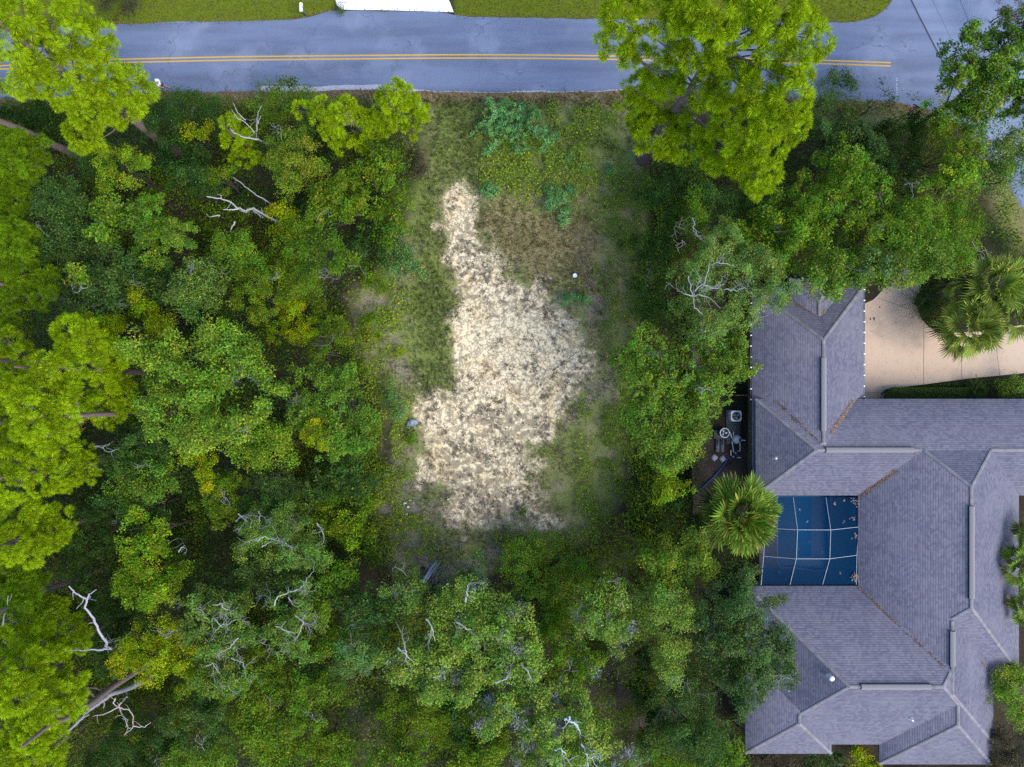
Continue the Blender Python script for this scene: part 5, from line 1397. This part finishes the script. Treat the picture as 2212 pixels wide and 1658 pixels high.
dead('straight thin dead branch right above the forked grey white snag', (620,470), [L1((1740,1310),(1660,1265),(1590,1210),(1510,1150))], [(6,9.5)], .06)
dead('tall lilac snag with two bare arms above the golden spreading tree', (262,1385), [L2((600,925),(570,910),(575,890),(540,840),(505,760),(460,700),(470,660),(440,645),(400,620),(372,585)), L2((470,660),(480,630),(520,605)), L2((590,925),(540,930),(480,930),(400,935),(310,935))], [(9,12.5),(12,12.8),(9.5,10.5)], .14, (.29,.27,.33))
dead('long fallen grey trunk slanting across the bottom left corner', (340,1475), [L2((820,1070),(760,1105),(680,1145),(600,1170),(540,1215),(480,1255),(440,1300),(390,1350),(325,1395))], [(2.5,7)], .30, (.24,.225,.25), 'fallen_tree', 'fallen tree', False)
dead('looped pale broken bough with reddish rotten ends hanging by the fallen trunk', (300,1530), [L2((690,1180),(640,1230),(660,1280),(690,1310),(680,1345),(715,1355)), L2((640,1240),(700,1255),(720,1290),(715,1355),(670,1390)), L2((640,1240),(560,1280),(500,1290)), L2((720,1340),(780,1350),(815,1320)), L2((625,1190),(610,1220),(640,1240))], [(5,6.5),(6,6),(6,5.5),(6,6.3),(6.3,6)], .10, (.44,.36,.34), 'broken_bough', 'broken bough', False)
dead('bare forked twigs at the right tip of the medium pine', (300,960), [[px6_ for px6_ in [(203,963),(220,967),(235,978),(258,970)]], [(220,967),(237,958)], [(193,1000),(215,1015)]], [(9,10),(9.5,10),(8.5,9)], .05)
dead('grey dead stem at the left edge beside the darker drooping pine', (60,1330), [L2((15,800),(25,740),(40,690),(45,640)), L2((40,720),(80,760))], [(8,12),(9,9)], .07)
dead('bare white twigs in the scrub right of the vivid golden shrub', (760,720), [[(690,728),(720,728),(745,730)], [(740,640),(775,660)], [(700,765),(735,770)]], [(2,2.5),(.5,.7),(2,2.4)], .03)

# ---- palms
def palm(label, px, py, r, h, tone, nf=30, name='palm_tree', cat='palm tree', group='fan palms beside the house'):
    c = U(px, py, h); rm = r*(H-h)/H/S
    t = thing(name, (c[0], c[1], 0), label, cat, group)
    m = MB(); A = c.copy()
    for k in range(nf):
        az = k*2.399+rng.normal()*.2; f = (k+.5)/nf; el = math.radians(72-88*f**.85+rng.normal()*6)
        d = np.array([math.cos(az)*math.cos(el), math.sin(az)*math.cos(el), math.sin(el)])
        pl = rm*(.30+.30*f)*(.9+.2*rng.random()); hub = A+d*pl+np.array([0, 0, -.10*pl])
        m.tube([A, A+d*pl*.5+np.array([0,0,.04]), hub], [.03,.022,.016], 4, (.16,.19,.05), False)
        fl = rm*(.46+.10*rng.random()); nl = 20
        side = unit(np.cross(d, np.array([0, 0, 1.0]))+1e-6); up = unit(np.cross(side, d)); tw_ = rng.normal()*.35
        side = unit(side*math.cos(tw_)+up*math.sin(tw_)); up = np.cross(side, d)
        old = f > .88; cl = .55+.9*rng.random(); span = math.radians(150+50*rng.random())
        for j in range(nl):
            a = (j/(nl-1)-.5)*span
            e = unit(d*math.cos(a)+side*math.sin(a)+up*(.30*abs(math.sin(a))))
            L = fl*(1-.30*(abs(a)/1.7)**2)*(.85+.22*rng.random()); w = L*.5*span/nl*.62
            s = unit(np.cross(e, up))*w
            m1 = hub+e*L*.5; m2 = hub+e*L*.78+np.array([0,0,-.05*L]); tip = hub+e*L+np.array([0, 0, -.30*L*rng.random()-.05])
            col = leaf_cols('brown' if old and rng.random() < .6 else tone, 1, np.array([cl*(.8+.4*(j % 2))]))[0]
            m.add([hub, m1-s, m2-s*.7, m2+s*.7, m1+s], [(0,1,2,3,4)], col); m.add([m2-s*.7, tip, m2+s*.7], [(0,1,2)], col*1.2)
    m.build('crown', M_leaf, t)
    w = MB(); zz = np.linspace(0, h-.1, 9); w.tube([(c[0]+.05*math.sin(z), c[1], z) for z in zz], .19+.03*np.sin(zz*9), 10, (.14,.12,.10)); w.build('trunk', M_bark, t, True)
palm('fan palm with yellow tipped leaves beside the pool screen', 1602, 1116, 94, 5.2, 'palm', 44)
palm('nearest fan palm over the tan driveway, lowest of the three', 2100, 705, 76, 4.2, 'palm_blue', 32)
palm('upper fan palm of the three by the driveway', 2150, 620, 84, 4.6, 'palm_blue', 32)
palm('rightmost fan palm by the driveway, at the picture edge', 2195, 680, 70, 4.2, 'palm_blue', 28)
palm('small fan palm half behind the upper driveway palm', 2085, 628, 50, 3.6, 'palm_blue', 24)
palm('fan palm leaning over the east roof edge', 2212, 1225, 56, 5.0, 'palm', 28)
palm('lower fan palm touching the east roof edge', 2222, 1310, 50, 4.6, 'palm_blue', 24)
palm('top fan palm at the east roof edge', 2228, 1160, 45, 4.8, 'palm_blue', 24)

def cycad(label, px, py, r, h, tone, nf=34):
    c = U(px, py, h*.6); rm = r*(H-h)/H/S
    t = thing('cycad', (c[0], c[1], 0), label, 'cycad', 'cycads beside the tan driveway'); m = MB()
    A = np.array([c[0], c[1], h*.45])
    for k in range(nf):
        az = k*2.399; el = math.radians(70-62*(k/nf)); L = rm*1.05*(.85+.25*rng.random())
        d = np.array([math.cos(az)*math.cos(el), math.sin(az)*math.cos(el), math.sin(el)])
        n = 16; P = [A+d*L*s+np.array([0, 0, -.45*L*s*s]) for s in np.linspace(.05, 1, n)]
        side = unit(np.cross(d, [0, 0, 1.0]))
        for i in range(n):
            w = .26*math.sin(math.pi*(.12+.86*i/(n-1)))+.03
            for sg in (-1, 1):
                e = unit(side*sg+d*.6+np.array([0, 0, .25])); b = P[i]
                s = unit(np.cross(e, [0, 0, 1.0]))*.02
                m.add([b-s, b+s, b+e*w], [(0,1,2)], leaf_cols(tone, 1)[0])
    m.build('fronds', M_gloss, t)
    w = MB(); w.lathe((c[0], c[1], 0), [(.22,0),(.24,h*.3),(.15,h*.46)], 12, (.10,.08,.06)); w.build('trunk', M_bark, t)
cycad('dark spiky cycad left of the driveway fan palms', 1998, 655, 46, 1.6, 'deep', 44)
cycad('dark spiky cycad at the end of the hedge', 2110, 845, 36, 1.3, 'deep', 34)

# hedge along the north wall, low shrubs and planted beds
hd = thing('hedge', U(2010,852), 'neatly trimmed long green hedge between the tan driveway and the roof', 'hedge')
p, q = U(1912,868,.9), U(2108,839,.9); m = MB(); n = 9000
X = rng.uniform(p[0], q[0], n); Y = rng.uniform(p[1], q[1], n)
rx = np.minimum(1, (X-p[0])/1.1); edge = np.sqrt(np.clip(1-(1-rx)**2, 0, 1))
yc = p[1]+.1; keep = (Y-yc) < (q[1]-yc)*edge; X, Y = X[keep], Y[keep]; n = len(X)
sd_ = rng.random(n) < .3
Y = np.where(sd_, q[1]-(1-edge[keep])*(q[1]-yc)+rng.normal(0,.03,n), Y); Z = np.where(sd_, rng.uniform(.05,.9,n), .88+rng.normal(0,.035,n))
add_leaves(m, np.c_[X,Y,Z], rng.normal(size=(n,3))*.5+np.array([0,.2,1]), .05+.06*rng.random(n), leaf_cols('blue', n)*np.array([.9,1.0,.7]), .55); m.build('leaves', M_gloss, hd)
m = MB(); m.box((p[0]+.5,p[1]+.05,0),(q[0],q[1]-.12,.80),(.02,.025,.012)); m.build('twig_core', M_plain, hd)
m = MB(); n = 2600; X = rng.uniform(UX(1980),UX(2250),n); f = (X-UX(1980))/(UX(2250)-UX(1980)); Y = UY(845)+rng.random(n)*(UY(806)-UY(845))*(.25+.75*f); 
add_leaves(m, np.c_[X,Y,.1+.35*rng.random(n)], rng.normal(size=(n,3))*.6+np.array([0,0,1]), .07+.09*rng.random(n), leaf_cols('dark', n), .5)
tag(m.build('border_planting', M_leaf), 'low mixed ground cover between the hedge and the driveway edge', 'ground cover', kind='stuff')
m = MB(); n = 3500; a = rng.random(n)*6.28; rr = np.sqrt(rng.random(n)); X = UX(2050)+rr*np.cos(a)*2.9; Y = UY(655)+rr*np.sin(a)*2.2
add_leaves(m, np.c_[X,Y,.05+.3*rng.random(n)], rng.normal(size=(n,3))*.6+np.array([0,0,1]), .07+.1*rng.random(n), leaf_cols('olive', n), .4)
tag(m.build('bed_planting', M_leaf), 'olive ground cover in the bed under the driveway palms', 'ground cover', kind='stuff')

# ------------------------------------------------------------------ uncountable stuff
def scatter(n, x0, x1, y0, y1):
    return rng.uniform(UX(x0), UX(x1), n), rng.uniform(UY(y1), UY(y0), n)
HOUSEBOX = [G([(1500,600),(2600,600),(2600,1660),(1600,1660),(1600,1130),(1500,1110)])]
LOTX = LOT
def forest_weight(X, Y):
    w = sstep(.2, 1.4, -poly_sd(LOT, X, Y))
    w *= 1-zone(X, Y, HOUSEBOX, .3)
    w *= sstep(UY(215), UY(238), Y)
    w *= 1-zone(X, Y, SIGNBED, .5)
    w *= 1-zone(X, Y, G([(1990,-60),(1990,230),(2060,262),(2130,330),(2260,560),(2500,560),(2500,-60)]), .4)
    w *= 1-zone(X, Y, EASTLAWN, .5)
    w *= 1-.1*zone(X, Y, DIRT, 1.)
    return w
m = MB(); nC = 62000
X, Y = scatter(nC, -140, 2350, 205, 1800)
k = (rng.random(nC) < forest_weight(X, Y)) & (fbm(X*.5+9, Y*.5, 3) > .24)
X, Y = X[k], Y[k]; hN = fbm(X*.33+60, Y*.33, 3)
Z = .2+np.clip((hN-.33)*11, 0, 4.2)*(.6+.4*rng.random(len(X)))
per = 15; idx = np.repeat(np.arange(len(X)), per); n = len(idx)
P = np.c_[X, Y, Z][idx]+rng.normal(size=(n,3))*np.array([.3,.3,.2]); P[:,2] = np.maximum(P[:,2], .03)
tn = fbm(X*.2+5, Y*.2+8, 3)
cu = (.6+.7*rng.random(len(X)))[idx][:,None]; C = np.where((tn > .47)[idx][:,None], leaf_cols('mid', n)*.95, leaf_cols('dark', n)*1.1)*cu; C = np.where((tn > .58)[idx][:,None], leaf_cols('olive', n)*.9*cu, C)
add_leaves(m, P, rng.normal(size=(n,3))*.6+np.array([0,0,.9]), .10+.13*rng.random(n), C, .5)
tag(m.build('undergrowth', M_leaf), 'dark tangled undergrowth filling the floor of the wood', 'undergrowth', kind='stuff')

# leafy low vines on the lot
VINE = [G([(770,760),(860,840),(850,1000),(880,1080),(860,1200),(800,1180),(800,900)]), G([(780,560),(880,640),(880,760),(800,800),(760,680)]), G([(790,880),(880,860),(880,960),(830,980)]), G([(1320,330),(1480,380),(1470,560),(1400,720),(1420,900),(1440,1180),(1350,1180),(1335,900),(1320,700),(1290,560)]), G([(1040,300),(1180,290),(1330,330),(1320,430),(1160,455),(1050,395)]), G([(1265,880),(1345,860),(1370,1100),(1290,1190),(1240,1150),(1250,1000)]), G([(1310,440),(1420,430),(1420,720),(1335,700)]), G([(1200,235),(1330,235),(1330,300),(1210,290)]), G([(880,1160),(960,1180),(940,1230),(860,1230)]), G([(860,1100),(900,1080),(930,1170),(870,1190)]), G([(1090,1140),(1300,1180),(1300,1320),(1090,1260)])]
m = MB(); n = 165000; X, Y = scatter(n, 740, 1480, 215, 1340)
k = rng.random(n) < zone(X, Y, VINE, 1.3)*np.clip((fbm(X*.9, Y*.9, 3)-.33)*5, .02, 1); X, Y = X[k], Y[k]; n = len(X)
Z = .12+.65*rng.random(n)**.5*sstep(.33,.55,fbm(X*.9,Y*.9,3))
tn = fbm(X*.5+3, Y*.5, 3)[:,None]
C = np.where(tn > .5, leaf_cols('lime', n)*1.1, leaf_cols('lush', n)*1.15); C = np.where((X > UX(1290))[:,None], leaf_cols('mid', n)*1.15, C)
add_leaves(m, np.c_[X,Y,Z], rng.normal(size=(n,3))*.6+np.array([0,0,1]), .09+.13*rng.random(n), C, .6)
tag(m.build('ground_vines', M_gloss), 'leafy low vines creeping over the weedy parts of the lot', 'vines', kind='stuff')

# grass: thin blades leaning every way
def blades(name, label, X, Y, L, W_, C, lean=.7, bias=None):
    n = len(X); m = MB(); a = rng.random(n)*6.28 if bias is None else bias+rng.normal(0,.6,n)
    l = lean*(.4+.8*rng.random(n)); d = np.c_[np.cos(a)*l, np.sin(a)*l, np.ones(n)]; d = unit(d)
    s = np.c_[-np.sin(a+rng.normal(0,.5,n)), np.cos(a), np.zeros(n)]*W_[:,None]*.5
    b = np.c_[X, Y, np.full(n, .005)]; mid = b+d*L[:,None]*.55; tip = b+d*L[:,None]+np.c_[np.cos(a),np.sin(a),-.35*np.ones(n)]*L[:,None]*.25
    V = np.stack([b-s, b+s, mid+s*.8, tip, mid-s*.8], 1).reshape(-1,3)
    m.add(V, np.arange(5*n).reshape(n,5), C); tag(m.build(name, M_blade), label, 'grass', kind='stuff')
n = 105000; X, Y = scatter(n, 760, 1420, 200, 1280)
g = zone(X, Y, GREEN, 1.2); tnz = zone(X, Y, TAN, 1.2); lotw = zone(X, Y, LOT, 1.); sa = sand_amount(X, Y)
vz_ = zone(X, Y, VINE, 1.)
pr_ = (1-.7*vz_)*lotw*(1-.985*sstep(.25,.95,sa))*np.clip(.25+.6*g+.9*tnz+1.2*(fbm(X*.9,Y*.9,3)-.45), .05, 1)
k = rng.random(n) < pr_; X, Y, g, tnz = X[k], Y[k], g[k], tnz[k]; n = len(X)
q = rng.random((n,1)); f1 = fbm(X*.45+20, Y*.45, 3)[:,None]
C = np.where(q < .52, np.array([.165,.21,.045]), np.where(q < .70, np.array([.33,.27,.15]), np.array([.16,.135,.10])))
C = np.where((tnz[:,None] > .5) & (q > .3), np.array([.38,.31,.16]), C)
C = np.where((g[:,None] > .5) & (q < .7), np.array([.135,.21,.035]), C)
C = np.where((f1 > .56) & (q < .6), np.array([.13,.185,.03]), C)*(.7+.6*rng.random((n,1)))
blades('dry_grass', 'dry tan and green grass and weeds round the sandy patch', X, Y, .18+.38*rng.random(n), .014+.022*rng.random(n), C, 1.15)
n = 26000; X, Y = scatter(n, -60, 1980, -60, 60)
k = (rng.random(n) < zone(X, Y, LAWN, .15)*.95); X, Y = X[k], Y[k]; n = len(X)
C = np.array([.105,.14,.010])*(.6+.8*rng.random((n,1))); fl = rng.random(n) < .06; C[fl] = (.17,.10,.03)
blades('lawn_grass', 'mown olive lawn along the far side of the road', X, Y, .05+.07*rng.random(n), .03+.02*rng.random(n), C, .8)
n = 22000; X, Y = scatter(n, -40, 2060, 194, 250)
vz = np.maximum(zone(X, Y, VERGE, .3), zone(X, Y, SIGNBED, .3))
by = np.interp(X, bot[:,0], bot[:,1]); k = (rng.random(n) < vz) & (Y < by+.05); X, Y = X[k], Y[k]; n = len(X); d = by[k]-Y
C = np.where((d < .55)[:,None], np.array([.27,.18,.11]), np.array([.16,.165,.05]))*(.6+.7*rng.random((n,1)))
blades('verge_grass', 'brown dry verge grass along the near edge of the road', X, Y, .08+.18*rng.random(n), .02+.02*rng.random(n), C, .9)
n = 5200; X, Y = scatter(n, -60, 1960, 18, 66); ty = np.interp(X, top[:,0], top[:,1]); k = (np.abs(Y-ty-.12) < .22*rng.random(n)); X, Y = X[k], Y[k]
m = MB(); n = len(X); add_leaves(m, np.c_[X,Y,.02+.05*rng.random(n)], rng.normal(size=(n,3))*.3+np.array([0,0,1]), .05+.09*rng.random(n), np.array([(.26,.12,.07)])*(.5+.8*rng.random((n,1))), .6)
tag(m.build('leaf_drift', M_plain), 'thin line of brown leaves along the far edge of the road', 'fallen leaves', kind='stuff')

# dead weeds matting the sand: low twiggy rosettes
m = MB(); nP = 12000; X, Y = scatter(nP, 860, 1340, 395, 1190)
s_ = sand_amount(X, Y); wv = np.maximum(fbm(X*1.5+4, Y*1.5+2, 3), .60-3.2*np.abs(fbm(X*.9+31, Y*.9+7, 3)-.5)); wa = weed_amount(X, Y)
k = (s_ > .12) & (wv+.12*wa > .56+.09*rng.random(nP)); X, Y = X[k], Y[k]; nP = len(X)
per = 9; idx = np.repeat(np.arange(nP), per); n = len(idx); a = rng.random(n)*6.28
L = (.10+.18*rng.random(nP)**1.3)[idx]*(.5+.7*rng.random(n)); up = .25+.6*rng.random(n)
b = np.c_[X[idx]+rng.normal(0,.05,n), Y[idx]+rng.normal(0,.05,n), np.full(n,.01)]
d = unit(np.c_[np.cos(a), np.sin(a), up]); s = np.c_[-np.sin(a), np.cos(a), np.zeros(n)]*(.006+.007*rng.random((n,1)))
mid = b+d*L[:,None]*.6+np.c_[-np.sin(a),np.cos(a),np.zeros(n)]*.03*rng.normal(size=(n,1)); tip = b+d*L[:,None]
tint = rng.random(nP)[idx][:,None]
C = np.where(tint < .68, np.array([.17,.145,.115]), np.where(tint < .86, np.array([.12,.125,.05]), np.array([.13,.075,.045])))*(.6+.8*rng.random((n,1)))
m.add(np.stack([b-s,b+s,mid+s,tip,mid-s],1).reshape(-1,3), np.arange(5*n).reshape(n,5), C)
tag(m.build('dead_weeds', M_twig), 'mats of grey brown dead weeds spread over the bare sand', 'weeds', kind='stuff')
# twigs and dead leaves on the litter patches
m = MB(); n = 9000; X, Y = scatter(n, 760, 1420, 480, 1680); k = rng.random(n) < np.maximum(zone(X,Y,LITTER,1.), .5*zone(X,Y,DIRT,1.)); X, Y = X[k], Y[k]; n = len(X)
pal = np.array([(.22,.18,.17),(.15,.11,.09),(.30,.26,.25),(.11,.08,.07)])
add_leaves(m, np.c_[X,Y,.02+.08*rng.random(n)], rng.normal(size=(n,3))*.4+np.array([0,0,1]), .06+.10*rng.random(n), pal[rng.integers(0,4,n)]*(.6+.7*rng.random((n,1))), .5)
tag(m.build('leaf_litter', M_plain), 'lilac grey leaf litter on the bare patches beside the sand', 'leaf litter', kind='stuff')

# specks of leaf on the paving
m = MB(); n = 260; X, Y = scatter(n, 1870, 2210, 600, 860); k = poly_sd(G(drive), X, Y) > .1; X, Y = X[k], Y[k]; n = len(X)
add_leaves(m, np.c_[X,Y,np.full(n,.03)], rng.normal(size=(n,3))*.1+np.array([0,0,1]), .04+.07*rng.random(n)**3, np.array([(.20,.13,.07)])*(.4+.8*rng.random((n,1))), .6)
X, Y = scatter(500, 60, 1950, 25, 215); ok_ = (Y < np.interp(X, top[:,0], top[:,1])-.1) & (Y > np.interp(X, bot[:,0], bot[:,1])+.1); e = np.minimum(np.interp(X, top[:,0], top[:,1])-Y, Y-np.interp(X, bot[:,0], bot[:,1])); ok_ &= rng.random(500) < np.exp(-e/.8)+.08
X, Y = X[ok_], Y[ok_]; n = len(X)
add_leaves(m, np.c_[X,Y,np.full(n,.026)], rng.normal(size=(n,3))*.1+np.array([0,0,1]), .05+.07*rng.random(n), np.array([(.19,.12,.07)])*(.4+.8*rng.random((n,1))), .6)
tag(m.build('stray_leaves', M_plain), 'stray brown leaves scattered on the road and the tan driveway', 'fallen leaves', kind='stuff')
